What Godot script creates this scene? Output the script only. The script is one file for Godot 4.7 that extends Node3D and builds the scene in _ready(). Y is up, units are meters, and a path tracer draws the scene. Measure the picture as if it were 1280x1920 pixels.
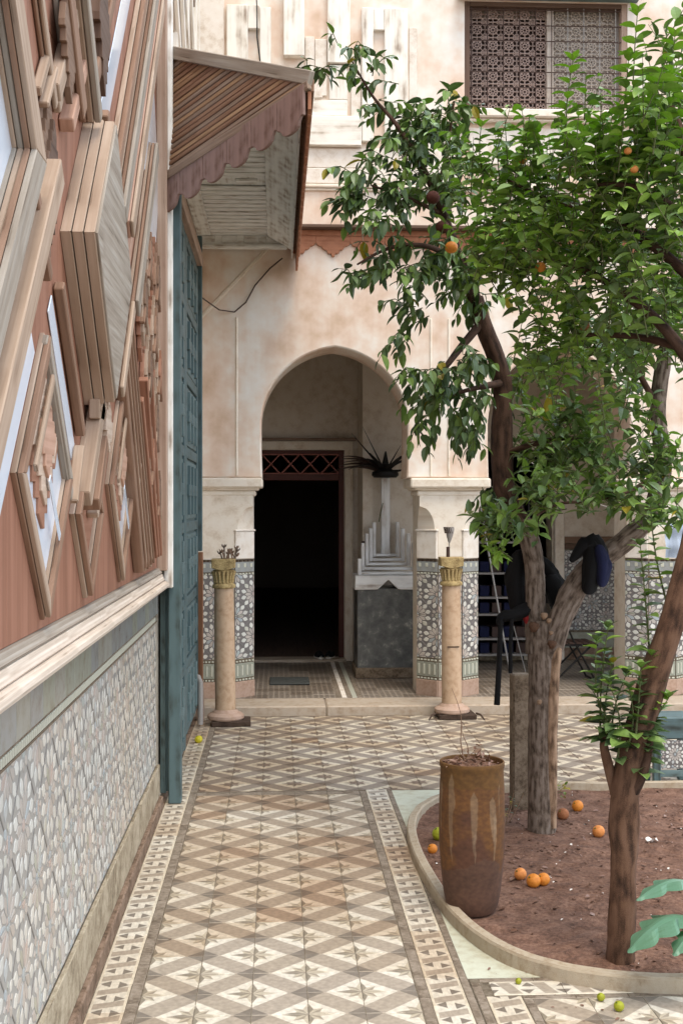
extends Node3D

# World: x right, y up, z towards the viewer; v(x, y, d) takes a depth d along the tiled path.
var rng := RandomNumberGenerator.new()
var M := {}


class MB:
	var st := SurfaceTool.new()
	var col := Color.WHITE

	func _init() -> void:
		st.begin(Mesh.PRIMITIVE_TRIANGLES)

	func vert(p: Vector3, n: Vector3, uv: Vector2) -> void:
		st.set_color(col)
		st.set_normal(n)
		st.set_uv(uv)
		st.add_vertex(p)

	func tri(a: Vector3, b: Vector3, c: Vector3, na: Vector3, nb: Vector3, nc: Vector3, ua: Vector2, ub: Vector2, uc: Vector2) -> void:
		if (b - a).cross(c - a).dot(na + nb + nc) > 0.0:
			vert(a, na, ua); vert(c, nc, uc); vert(b, nb, ub)
		else:
			vert(a, na, ua); vert(b, nb, ub); vert(c, nc, uc)

	func face(p: Array, n: Vector3, uv: Array) -> void:
		for i in range(1, p.size() - 1):
			tri(p[0], p[i], p[i + 1], n, n, n, uv[0], uv[i], uv[i + 1])

	func box(t: Transform3D, s: Vector3, b := 0.0, uo := Vector2.ZERO) -> void:
		var h := s * 0.5
		b = minf(b, minf(h.x, minf(h.y, h.z)) * 0.8)
		var la := 0
		if s.y > s[la]: la = 1
		if s.z > s[la]: la = 2
		for ax in 3:
			var ua := (ax + 1) % 3
			var va := (ax + 2) % 3
			if va == la:
				var q := ua
				ua = va
				va = q
			for sg in [-1.0, 1.0]:
				var pts := []
				var uvs := []
				for c in [[-1, -1], [1, -1], [1, 1], [-1, 1]]:
					var p := Vector3.ZERO
					p[ax] = h[ax] * sg
					p[ua] = (h[ua] - b) * c[0]
					p[va] = (h[va] - b) * c[1]
					pts.append(t * p)
					uvs.append(Vector2(p[ua], p[va] + float(ax) * 0.37 + sg * 0.11) + uo)
				var n := Vector3.ZERO
				n[ax] = sg
				face(pts, (t.basis * n).normalized(), uvs)
		if b <= 0.0:
			return
		for ax in 3:
			var ua := (ax + 1) % 3
			var va := (ax + 2) % 3
			for su in [-1.0, 1.0]:
				for sv in [-1.0, 1.0]:
					var pts := []
					var uvs := []
					for c in [[-1, 0], [1, 0], [1, 1], [-1, 1]]:
						var p := Vector3.ZERO
						p[ax] = (h[ax] - b) * c[0]
						p[ua] = (h[ua] - (b if c[1] == 1 else 0.0)) * su
						p[va] = (h[va] - (0.0 if c[1] == 1 else b)) * sv
						pts.append(t * p)
						uvs.append(Vector2(p[ax], p[ua]) + uo)
					var n := Vector3.ZERO
					n[ua] = su
					n[va] = sv
					face(pts, (t.basis * n).normalized(), uvs)
		for sx in [-1.0, 1.0]:
			for sy in [-1.0, 1.0]:
				for sz in [-1.0, 1.0]:
					var s3 := Vector3(sx, sy, sz)
					var a := Vector3(h.x * sx, (h.y - b) * sy, (h.z - b) * sz)
					var c := Vector3((h.x - b) * sx, h.y * sy, (h.z - b) * sz)
					var d := Vector3((h.x - b) * sx, (h.y - b) * sy, h.z * sz)
					face([t * a, t * c, t * d], (t.basis * s3).normalized(), [uo, uo, uo])

	# a polygon in the local xy plane from z = 0 to z = d, its front edge chamfered by b
	func prism(t: Transform3D, poly: PackedVector2Array, d: float, b := 0.0, back := true) -> void:
		var pg := poly
		if Geometry2D.is_polygon_clockwise(pg):
			pg.reverse()
		var m := pg.size()
		var ins := PackedVector2Array()
		for i in m:
			var a := (pg[i] - pg[(i + m - 1) % m]).normalized()
			var c := (pg[(i + 1) % m] - pg[i]).normalized()
			var na := Vector2(-a.y, a.x)
			var nc := Vector2(-c.y, c.x)
			var k := na + nc
			var l := maxf(0.35, k.length_squared() * 0.5)
			ins.append(pg[i] + k / l * b)
		var idx := Geometry2D.triangulate_polygon(pg)
		var nz := (t.basis * Vector3(0, 0, 1)).normalized()
		for i in range(0, idx.size(), 3):
			var q := [ins[idx[i]], ins[idx[i + 1]], ins[idx[i + 2]]]
			var o := [pg[idx[i]], pg[idx[i + 1]], pg[idx[i + 2]]]
			face([t * Vector3(q[0].x, q[0].y, d), t * Vector3(q[1].x, q[1].y, d), t * Vector3(q[2].x, q[2].y, d)], nz, q)
			if back:
				face([t * Vector3(o[0].x, o[0].y, 0), t * Vector3(o[1].x, o[1].y, 0), t * Vector3(o[2].x, o[2].y, 0)], -nz, o)
		for i in m:
			var j := (i + 1) % m
			var e := (pg[j] - pg[i])
			if e.length() < 1e-6:
				continue
			var e2 := e.normalized()
			var n := (t.basis * Vector3(e2.y, -e2.x, 0)).normalized()
			var ln := e.length()
			var hh := d - b
			var uo := pg[i].x + pg[i].y
			face([t * Vector3(pg[i].x, pg[i].y, 0), t * Vector3(pg[j].x, pg[j].y, 0), t * Vector3(pg[j].x, pg[j].y, hh), t * Vector3(pg[i].x, pg[i].y, hh)], n,
				[Vector2(uo, 0), Vector2(uo + ln, 0), Vector2(uo + ln, hh), Vector2(uo, hh)])
			if b > 0.0:
				face([t * Vector3(pg[i].x, pg[i].y, hh), t * Vector3(pg[j].x, pg[j].y, hh), t * Vector3(ins[j].x, ins[j].y, d), t * Vector3(ins[i].x, ins[i].y, d)], (n + nz).normalized(),
					[Vector2(uo, hh), Vector2(uo + ln, hh), Vector2(uo + ln, d), Vector2(uo, d)])

	func lathe(t: Transform3D, prof: Array, seg := 32, wob := 0.0) -> void:
		var m := prof.size()
		for i in m - 1:
			var a: Vector2 = prof[i]
			var b: Vector2 = prof[i + 1]
			var sl := Vector2(b.y - a.y, a.x - b.x).normalized()
			var na := sl
			var nb := sl
			if i > 0:
				var z: Vector2 = prof[i - 1]
				var s0 := Vector2(a.y - z.y, z.x - a.x).normalized()
				if s0.dot(sl) > 0.75: na = (s0 + sl).normalized()
			if i < m - 2:
				var y: Vector2 = prof[i + 2]
				var s1 := Vector2(y.y - b.y, b.x - y.x).normalized()
				if s1.dot(sl) > 0.75: nb = (s1 + sl).normalized()
			for k in seg:
				var f0 := TAU * k / seg
				var f1 := TAU * (k + 1) / seg
				var w0 := 1.0 + wob * sin(f0 * 3.0 + a.y * 9.0)
				var w1 := 1.0 + wob * sin(f1 * 3.0 + a.y * 9.0)
				var d0 := Vector3(cos(f0), 0, sin(f0))
				var d1 := Vector3(cos(f1), 0, sin(f1))
				var p0 := t * (d0 * a.x * w0 + Vector3(0, a.y, 0))
				var p1 := t * (d1 * a.x * w1 + Vector3(0, a.y, 0))
				var p2 := t * (d1 * b.x * w1 + Vector3(0, b.y, 0))
				var p3 := t * (d0 * b.x * w0 + Vector3(0, b.y, 0))
				var n0 := (t.basis * (d0 * na.x + Vector3(0, na.y, 0))).normalized()
				var n1 := (t.basis * (d1 * na.x + Vector3(0, na.y, 0))).normalized()
				var n2 := (t.basis * (d1 * nb.x + Vector3(0, nb.y, 0))).normalized()
				var n3 := (t.basis * (d0 * nb.x + Vector3(0, nb.y, 0))).normalized()
				var r := maxf(a.x, b.x)
				var u0 := f0 * r
				var u1 := f1 * r
				if a.x > 1e-5: tri(p0, p1, p2, n0, n1, n2, Vector2(u0, a.y), Vector2(u1, a.y), Vector2(u1, b.y))
				if b.x > 1e-5: tri(p0, p2, p3, n0, n2, n3, Vector2(u0, a.y), Vector2(u1, b.y), Vector2(u0, b.y))

	func tube(pts: Array, rad: Array, seg := 10, rough := 0.0, nz: FastNoiseLite = null, caps := true) -> void:
		var m := pts.size()
		var fr := []
		var up := Vector3(0.13, 0.2, 0.97)
		var len := 0.0
		var ring := []
		var lens := []
		for i in m:
			var dir: Vector3 = (pts[mini(i + 1, m - 1)] - pts[maxi(i - 1, 0)])
			dir = dir.normalized()
			var x := up.cross(dir)
			if x.length() < 0.05: x = Vector3(1, 0, 0.1).cross(dir)
			x = x.normalized()
			up = dir.cross(x).normalized()
			if i > 0: len += (pts[i] - pts[i - 1]).length()
			lens.append(len)
			var r := []
			for k in seg:
				var f := TAU * k / seg
				var o := x * cos(f) + up * sin(f)
				var rr: float = rad[i]
				if nz: rr *= 1.0 + rough * nz.get_noise_3d(o.x * 2.0 + pts[i].x * 6.0, pts[i].y * 6.0 + o.y * 2.0, o.z * 2.0 + pts[i].z * 6.0)
				r.append([pts[i] + o * rr, o])
			ring.append(r)
		for i in m - 1:
			for k in seg:
				var k2 := (k + 1) % seg
				var a = ring[i][k]
				var b = ring[i][k2]
				var c = ring[i + 1][k2]
				var d = ring[i + 1][k]
				var r0: float = rad[i]
				var u0 := TAU * k / seg * maxf(r0, 0.002)
				var u1 := TAU * (k + 1) / seg * maxf(r0, 0.002)
				tri(a[0], b[0], c[0], a[1], b[1], c[1], Vector2(lens[i], u0), Vector2(lens[i], u1), Vector2(lens[i + 1], u1))
				tri(a[0], c[0], d[0], a[1], c[1], d[1], Vector2(lens[i], u0), Vector2(lens[i + 1], u1), Vector2(lens[i + 1], u0))
		if caps:
			for e in [0, m - 1]:
				var dd: Vector3 = (pts[1] - pts[0]) if e == 0 else (pts[m - 1] - pts[m - 2])
				var n := dd.normalized() * (-1.0 if e == 0 else 1.0)
				for k in range(1, seg - 1):
					tri(ring[e][0][0], ring[e][k][0], ring[e][k + 1][0], n, n, n, Vector2.ZERO, Vector2(0, 0.01), Vector2(0.01, 0))

	# a grid of points, smooth
	func sheet(g: Array, uvs := 1.0) -> void:
		var h := g.size()
		var w: int = g[0].size()
		var nn := []
		for i in h:
			var row := []
			for j in w:
				var a: Vector3 = g[mini(i + 1, h - 1)][j] - g[maxi(i - 1, 0)][j]
				var b: Vector3 = g[i][mini(j + 1, w - 1)] - g[i][maxi(j - 1, 0)]
				row.append(a.cross(b).normalized())
			nn.append(row)
		for i in h - 1:
			for j in w - 1:
				var q := [[i, j], [i, j + 1], [i + 1, j + 1], [i + 1, j]]
				var p := []
				var n := []
				var u := []
				for e in q:
					p.append(g[e[0]][e[1]])
					n.append(nn[e[0]][e[1]])
					u.append(Vector2(e[1], e[0]) * uvs)
				tri(p[0], p[1], p[2], n[0], n[1], n[2], u[0], u[1], u[2])
				tri(p[0], p[2], p[3], n[0], n[2], n[3], u[0], u[2], u[3])

	func done() -> ArrayMesh:
		return st.commit()


func v(x: float, y: float, d: float) -> Vector3:
	return Vector3(x, y, -d)


func ar(a: Array) -> PackedVector2Array:
	var r := PackedVector2Array()
	for i in range(0, a.size(), 2):
		r.append(Vector2(a[i], a[i + 1]))
	return r


func obj(called: String, mesh: Mesh, material: Material, parent: Node3D, at := Transform3D.IDENTITY) -> MeshInstance3D:
	var o := MeshInstance3D.new()
	o.name = called
	o.mesh = mesh
	o.material_override = material
	o.transform = at
	parent.add_child(o, true)
	return o


func thing(called: String, label: String, category: String, group := "", at := Vector3.ZERO) -> Node3D:
	var o := Node3D.new()
	o.name = called
	add_child(o, true)
	o.position = at
	o.set_meta("label", label)
	o.set_meta("category", category)
	if group: o.set_meta("group", group)
	return o


func tag(o: Node3D, label: String, category: String, group := "") -> Node3D:
	o.set_meta("label", label)
	o.set_meta("category", category)
	if group: o.set_meta("group", group)
	return o


func struct(o: Node3D, label: String) -> Node3D:
	o.set_meta("kind", "structure")
	o.set_meta("label", label)
	return o


func piece(called: String, size: Vector3, at: Vector3, m: Material, parent: Node3D, bev := 0.004, rot := Basis.IDENTITY) -> MeshInstance3D:
	var b := MB.new()
	b.box(Transform3D.IDENTITY, size, bev, Vector2(rng.randf() * 3.0, rng.randf() * 3.0))
	return obj(called, b.done(), m, parent, Transform3D(rot, at))


# ---------- textures ----------
func bytes(w: int, h: int, freq: float, oct := 4, sd := 1, sx := 1, sy := 1, kind := FastNoiseLite.TYPE_SIMPLEX_SMOOTH) -> PackedByteArray:
	var n := FastNoiseLite.new()
	n.seed = sd
	n.noise_type = kind
	n.frequency = freq
	n.fractal_octaves = oct
	@warning_ignore("integer_division")
	var im := n.get_seamless_image(w / sx, h / sy)
	if sx > 1 or sy > 1:
		im.resize(w, h, Image.INTERPOLATE_CUBIC)
	im.convert(Image.FORMAT_L8)
	return im.get_data()


func ramp(cols: Array) -> PackedByteArray:
	var g := Gradient.new()
	var off := PackedFloat32Array()
	var cc := PackedColorArray()
	for c in cols:
		off.append(c[0])
		cc.append(c[1])
	g.offsets = off
	g.colors = cc
	var out := PackedByteArray()
	for i in 256:
		var c := g.sample(i / 255.0)
		out.append(int(clampf(c.r, 0, 1) * 255.0))
		out.append(int(clampf(c.g, 0, 1) * 255.0))
		out.append(int(clampf(c.b, 0, 1) * 255.0))
	return out


# layers: [bytes, weight] pairs summed round 0.5, coloured through a ramp
func mixed(w: int, h: int, layers: Array, cols: Array) -> Array:
	var lut := ramp(cols)
	var out := PackedByteArray()
	out.resize(w * h * 3)
	var hi := PackedByteArray()
	hi.resize(w * h)
	var a: PackedByteArray = layers[0][0]
	var wa: float = layers[0][1]
	var b: PackedByteArray = layers[1][0]
	var wb: float = layers[1][1]
	var c: PackedByteArray = layers[2][0]
	var wc: float = layers[2][1]
	for i in w * h:
		var k := clampi(int(127.0 + (a[i] - 127) * wa + (b[i] - 127) * wb + (c[i] - 127) * wc), 0, 255)
		hi[i] = k
		out[i * 3] = lut[k * 3]
		out[i * 3 + 1] = lut[k * 3 + 1]
		out[i * 3 + 2] = lut[k * 3 + 2]
	var im := Image.create_from_data(w, h, false, Image.FORMAT_RGB8, out)
	var bm := Image.create_from_data(w, h, false, Image.FORMAT_L8, hi)
	bm.convert(Image.FORMAT_RGBA8)
	return [ImageTexture.create_from_image(im), bm]


func normal_of(bm: Image, k := 1.0) -> ImageTexture:
	var n := bm.duplicate() as Image
	n.bump_map_to_normal_map(k)
	return ImageTexture.create_from_image(n)


func mat(called: String, c: Color, rough := 0.85, tex: Texture2D = null, scale := 1.0, nrm: Texture2D = null, ns := 1.0) -> StandardMaterial3D:
	var m := StandardMaterial3D.new()
	m.resource_name = called
	m.albedo_color = c
	m.roughness = rough
	m.metallic_specular = 0.4
	if tex:
		m.albedo_texture = tex
		m.uv1_scale = Vector3(scale, scale, scale)
	if nrm:
		m.normal_enabled = true
		m.normal_texture = nrm
		m.normal_scale = ns
		m.uv1_scale = Vector3(scale, scale, scale)
	M[called] = m
	return m


func vcol(called: String, rough := 0.5) -> StandardMaterial3D:
	var m := mat(called, Color.WHITE, rough)
	m.vertex_color_use_as_albedo = true
	return m


func g(x: float, y := -1.0, z := -1.0) -> Color:
	return Color(x, x if y < 0 else y, x if z < 0 else z)


var noise := FastNoiseLite.new()


func materials() -> void:
	noise.seed = 7
	noise.frequency = 0.5
	# wood grain, neutral, tinted per board
	var W := 512
	var f1 := bytes(W, W, 0.02, 4, 3, 16, 1)
	var f2 := bytes(W, W, 0.06, 3, 5, 32, 1)
	var f3 := bytes(W, W, 0.012, 4, 9)
	var wd := mixed(W, W, [[f1, 0.5], [f2, 0.5], [f3, 0.12]], [[0.0, g(0.42, 0.38, 0.34)], [0.12, g(0.60, 0.56, 0.52)], [0.22, g(0.81, 0.785, 0.76)], [0.5, g(0.895, 0.88, 0.865)], [0.75, g(0.95)], [1.0, g(0.99)]])
	var wn := normal_of(wd[1], 2.0)
	# peeling, sun-bleached paint
	var f4 := bytes(W, W, 0.015, 5, 21, 2, 1)
	var pl := mixed(W, W, [[f4, 0.55], [f1, 0.35], [f2, 0.3]], [[0.0, g(0.55, 0.50, 0.46)], [0.18, g(0.74, 0.70, 0.67)], [0.30, g(0.88, 0.86, 0.84)], [0.45, g(0.95)], [0.64, g(1.0)], [1.0, g(1.0)]])
	var pn := normal_of(pl[1], 1.5)
	mat("wood_pale", g(0.85, 0.77, 0.70), 0.85, wd[0], 1.3, wn, 0.6)
	mat("wood_bleached", g(0.90, 0.85, 0.795), 0.85, wd[0], 1.1, wn, 0.7)
	mat("wood_grey", g(0.68, 0.645, 0.60), 0.9, wd[0], 1.2, wn, 0.8)
	mat("wood_weathered", g(0.74, 0.655, 0.58), 0.85, wd[0], 1.2, wn, 0.6)
	mat("wood_tan", g(0.62, 0.50, 0.42), 0.85, wd[0], 1.4, wn, 0.6)
	mat("wood_brown", g(0.54, 0.44, 0.37), 0.8, wd[0], 1.4, wn, 0.6)
	mat("wood_dark", g(0.43, 0.345, 0.295), 0.8, wd[0], 1.2, wn, 0.6)
	mat("wood_red", g(0.68, 0.50, 0.41), 0.75, wd[0], 0.9, wn, 0.35)
	mat("wood_red_light", g(0.80, 0.65, 0.57), 0.8, wd[0], 1.2, wn, 0.5)
	mat("wood_pink", g(0.76, 0.67, 0.61), 0.85, wd[0], 1.0, wn, 0.6)
	mat("panel_red", g(0.66, 0.475, 0.39), 0.7, wd[0], 0.55, wn, 0.25)
	mat("fringe_red", g(0.56, 0.46, 0.43), 0.9, pl[0], 1.6, pn, 0.6)
	mat("fringe_orange", g(0.66, 0.455, 0.35), 0.9, pl[0], 1.3, pn, 0.6)
	mat("slat_red", g(0.60, 0.47, 0.385), 0.85, wd[0], 1.5, wn, 0.7)
	mat("slat_tan", g(0.67, 0.545, 0.43), 0.85, wd[0], 1.5, wn, 0.7)
	mat("slat_grey", g(0.62, 0.54, 0.48), 0.85, wd[0], 1.5, wn, 0.7)
	mat("teal_paint", g(0.335, 0.415, 0.425), 0.55, pl[0], 1.1, pn, 0.35)
	mat("teal_worn", g(0.39, 0.465, 0.47), 0.65, pl[0], 2.0, pn, 0.6)
	mat("white_board", g(0.92, 0.90, 0.86), 0.8, pl[0], 0.8, pn, 0.4)
	mat("soffit_white", g(0.93, 0.93, 0.915), 0.8, pl[0], 1.2, pn, 0.5)
	mat("mirror_white", g(0.86, 0.90, 0.95), 0.12)
	# plaster: washed-out salmon over cream with bare and stained patches
	var P := 768
	var a1 := bytes(P, P, 0.006, 5, 31)
	var a2 := bytes(P, P, 0.022, 4, 33)
	var a3 := bytes(P, P, 0.12, 3, 35)
	var a4 := bytes(P, P, 0.02, 4, 37, 1, 16)
	var ps := mixed(P, P, [[a1, 0.60], [a2, 0.34], [a4, 0.26]], [[0.0, g(0.76, 0.645, 0.555)], [0.22, g(0.83, 0.725, 0.635)], [0.36, g(0.87, 0.775, 0.70)], [0.50, g(0.89, 0.82, 0.755)], [0.62, g(0.905, 0.86, 0.81)], [0.78, g(0.92, 0.895, 0.86)], [1.0, g(0.93, 0.92, 0.90)]])
	var pb := normal_of(ps[1], 1.4)
	mat("plaster_salmon", g(0.97), 0.92, ps[0], 0.30, pb, 0.5)
	var pc := mixed(P, P, [[a2, 0.5], [a1, 0.4], [a3, 0.2]], [[0.0, g(0.72, 0.66, 0.58)], [0.30, g(0.85, 0.81, 0.76)], [0.5, g(0.90, 0.875, 0.84)], [1.0, g(0.93, 0.92, 0.90)]])
	mat("plaster_cream", g(0.98, 0.96, 0.93), 0.92, pc[0], 0.4, pb, 0.5)
	mat("plaster_grey", g(0.94, 0.92, 0.89), 0.92, pc[0], 0.4, pb, 0.4)
	mat("white_render", g(0.97, 0.97, 0.965), 0.8, pl[0], 0.8, pn, 0.2)
	mat("plaster_white", g(0.97, 0.96, 0.95), 0.85, pc[0], 0.6, pb, 0.3)
	# stone, soil, cement, marble
	var st := mixed(512, 512, [[bytes(512, 512, 0.01, 5, 41), 0.5], [bytes(512, 512, 0.05, 4, 42), 0.5], [bytes(512, 512, 0.25, 2, 43), 0.35]], [[0.0, g(0.42, 0.38, 0.33)], [0.35, g(0.70, 0.66, 0.60)], [0.6, g(0.84, 0.81, 0.76)], [1.0, g(0.96, 0.94, 0.9)]])
	var sn := normal_of(st[1], 2.0)
	mat("cement_pale", g(0.84, 0.87, 0.82), 0.7, pc[0], 0.7, sn, 0.35)
	mat("cement_kerb", g(0.74, 0.70, 0.635), 0.9, pc[0], 1.6, sn, 0.7)
	mat("cement_grey", g(0.58, 0.53, 0.48), 0.9, st[0], 1.4, sn, 0.8)
	mat("stone_step", g(0.76, 0.715, 0.665), 0.75, pc[0], 0.9, sn, 0.4)
	mat("skirting", g(0.80, 0.77, 0.71), 0.6, st[0], 0.6, sn, 0.25)
	mat("terracotta_kerb", g(0.62, 0.54, 0.49), 0.85, st[0], 1.0, sn, 0.5)
	mat("column_paint", g(0.82, 0.72, 0.625), 0.7, pc[0], 1.1, sn, 0.2)
	mat("capital_gold", g(0.80, 0.725, 0.545), 0.75, st[0], 2.5, sn, 0.6)
	mat("plinth_pink", g(0.76, 0.665, 0.615), 0.85, pc[0], 1.6, sn, 0.4)
	mat("slate_board", g(0.34, 0.28, 0.25), 0.85, st[0], 2.0, sn, 0.8)
	mat("glaze_band", g(0.67, 0.69, 0.68), 0.25, pc[0], 0.8, null)
	mat("grout", g(0.55, 0.52, 0.48), 0.9, st[0], 2.0)
	mat("bar_pale", g(0.74, 0.74, 0.68), 0.3)
	var so := mixed(512, 512, [[bytes(512, 512, 0.012, 5, 51), 0.5], [bytes(512, 512, 0.06, 4, 52), 0.55], [bytes(512, 512, 0.3, 3, 53), 0.6]], [[0.0, g(0.27, 0.20, 0.165)], [0.4, g(0.42, 0.325, 0.275)], [0.6, g(0.48, 0.38, 0.325)], [0.85, g(0.56, 0.455, 0.395)], [1.0, g(0.66, 0.57, 0.50)]])
	mat("soil", g(0.95, 0.90, 0.87), 0.95, so[0], 1.3, normal_of(so[1], 3.0), 0.7)
	mat("clod", g(0.95, 0.92, 0.9), 0.95, so[0], 5.0)
	var vein := bytes(512, 512, 0.014, 5, 61, 1, 1, FastNoiseLite.TYPE_PERLIN)
	for i in vein.size():
		vein[i] = clampi(255 - absi(vein[i] - 127) * 9, 0, 255)
	var mb := mixed(512, 512, [[vein, 0.16], [bytes(512, 512, 0.01, 5, 62), 0.7], [bytes(512, 512, 0.08, 3, 63), 0.15]], [[0.0, g(0.28, 0.28, 0.275)], [0.45, g(0.37, 0.37, 0.36)], [0.65, g(0.42, 0.42, 0.405)], [0.8, g(0.56, 0.55, 0.52)], [1.0, g(0.78, 0.76, 0.72)]])
	mat("marble_grey", g(1.0), 0.3, mb[0], 1.1)
	# bark
	var bk := mixed(512, 512, [[bytes(512, 512, 0.02, 5, 71, 8, 1), 0.6], [bytes(512, 512, 0.02, 5, 72, 2, 1), 0.55], [bytes(512, 512, 0.2, 3, 73), 0.3]], [[0.0, g(0.36, 0.32, 0.29)], [0.3, g(0.66, 0.62, 0.58)], [0.55, g(0.86, 0.83, 0.80)], [1.0, g(1.0)]])
	var bn := normal_of(bk[1], 4.0)
	mat("bark_grey", g(0.52, 0.475, 0.44), 0.95, bk[0], 3.2, bn, 1.0)
	mat("bark_brown", g(0.44, 0.335, 0.27), 0.9, bk[0], 1.9, bn, 0.7)
	mat("bark_dark", g(0.34, 0.255, 0.21), 0.9, bk[0], 2.0, bn, 0.9)
	mat("wood_bare", g(0.68, 0.58, 0.49), 0.85, bk[0], 2.2, bn, 0.7)
	mat("twig", g(0.34, 0.36, 0.22), 0.8)
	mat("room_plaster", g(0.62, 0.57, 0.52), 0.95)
	mat("iron_black", g(0.10, 0.095, 0.09), 0.55)
	mat("iron_brown", g(0.27, 0.20, 0.175), 0.6)
	mat("door_red", g(0.36, 0.17, 0.12), 0.5, wd[0], 1.5)
	mat("lattice_red", g(0.62, 0.40, 0.36), 0.7)
	mat("zinc", g(0.58, 0.56, 0.54), 0.45)
	mat("steel", g(0.72, 0.72, 0.72), 0.35).metallic = 0.7
	mat("lattice_wood", g(0.74, 0.66, 0.63), 0.85, wd[0], 3.0)
	mat("lattice_pale", g(0.80, 0.76, 0.72), 0.85, wd[0], 3.0)
	mat("curtain", g(0.74, 0.70, 0.67), 0.9)
	var fz := bytes(256, 256, 0.4, 2, 81)
	var fb := mixed(256, 256, [[fz, 0.7], [bytes(256, 256, 0.03, 3, 82), 0.3], [fz, 0.0]], [[0.0, g(0.6)], [0.5, g(0.85)], [1.0, g(1.0)]])
	var fn := normal_of(fb[1], 1.5)
	mat("cloth_black", g(0.075, 0.072, 0.078), 0.95, fb[0], 8.0, fn, 0.5)
	mat("cloth_navy", g(0.12, 0.14, 0.28), 0.9, fb[0], 8.0, fn, 0.5)
	mat("cloth_blue", g(0.76, 0.81, 0.88), 0.9, fb[0], 6.0, fn, 0.4)
	mat("mat_grey", g(0.33, 0.34, 0.33), 0.98, fb[0], 6.0, fn, 0.9)
	mat("rubber", g(0.05), 0.7)
	mat("paper", g(0.92, 0.90, 0.87), 0.9)
	vcol("glaze", 0.28)
	var oz := mixed(256, 256, [[bytes(256, 256, 0.03, 3, 91), 0.5], [bytes(256, 256, 0.5, 2, 92), 0.4], [fz, 0.2]], [[0.0, g(0.78, 0.7, 0.6)], [0.5, g(0.95)], [1.0, g(1.0)]])
	var on := normal_of(oz[1], 3.0)
	mat("orange_ripe", g(0.86, 0.54, 0.20), 0.5, oz[0], 6.0, on, 0.6)
	mat("orange_pale", g(0.86, 0.56, 0.30), 0.6, oz[0], 6.0, on, 0.6)
	mat("orange_dry", g(0.62, 0.40, 0.26), 0.75, oz[0], 6.0, on, 0.8)
	mat("orange_rotten", g(0.30, 0.15, 0.11), 0.8, oz[0], 6.0, on, 0.8)
	mat("lime_green", g(0.62, 0.64, 0.16), 0.5, oz[0], 6.0, on, 0.5)
	mat("lime_yellow", g(0.80, 0.76, 0.18), 0.5, oz[0], 6.0, on, 0.5)
	mat("calyx", g(0.30, 0.36, 0.16), 0.8)
	# leaves
	var lt := mixed(256, 256, [[bytes(256, 256, 0.02, 3, 95), 0.35], [bytes(256, 256, 0.1, 3, 96), 0.3], [fz, 0.15]], [[0.0, g(0.72, 0.74, 0.6)], [0.5, g(0.92)], [1.0, g(1.0)]])
	leaf_mat("leaf_dark", g(0.30, 0.385, 0.25), lt[0])
	leaf_mat("leaf_deep", g(0.375, 0.465, 0.285), lt[0])
	leaf_mat("leaf_mid", g(0.475, 0.585, 0.30), lt[0])
	leaf_mat("leaf_bright", g(0.56, 0.68, 0.31), lt[0])
	leaf_mat("leaf_lime", g(0.56, 0.68, 0.28), lt[0])
	leaf_mat("leaf_yellow", g(0.66, 0.60, 0.22), lt[0])
	leaf_mat("leaf_glaucous", g(0.42, 0.58, 0.48), lt[0])
	leaf_mat("leaf_dry", g(0.55, 0.42, 0.36), lt[0])


func leaf_mat(called: String, c: Color, t: Texture2D) -> void:
	var m := mat(called, c, 0.36, t, 9.0)
	m.backlight_enabled = true
	m.backlight = Color(c.r * 0.85, c.g * 0.95, c.b * 0.4)
	m.cull_mode = BaseMaterial3D.CULL_DISABLED


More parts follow.
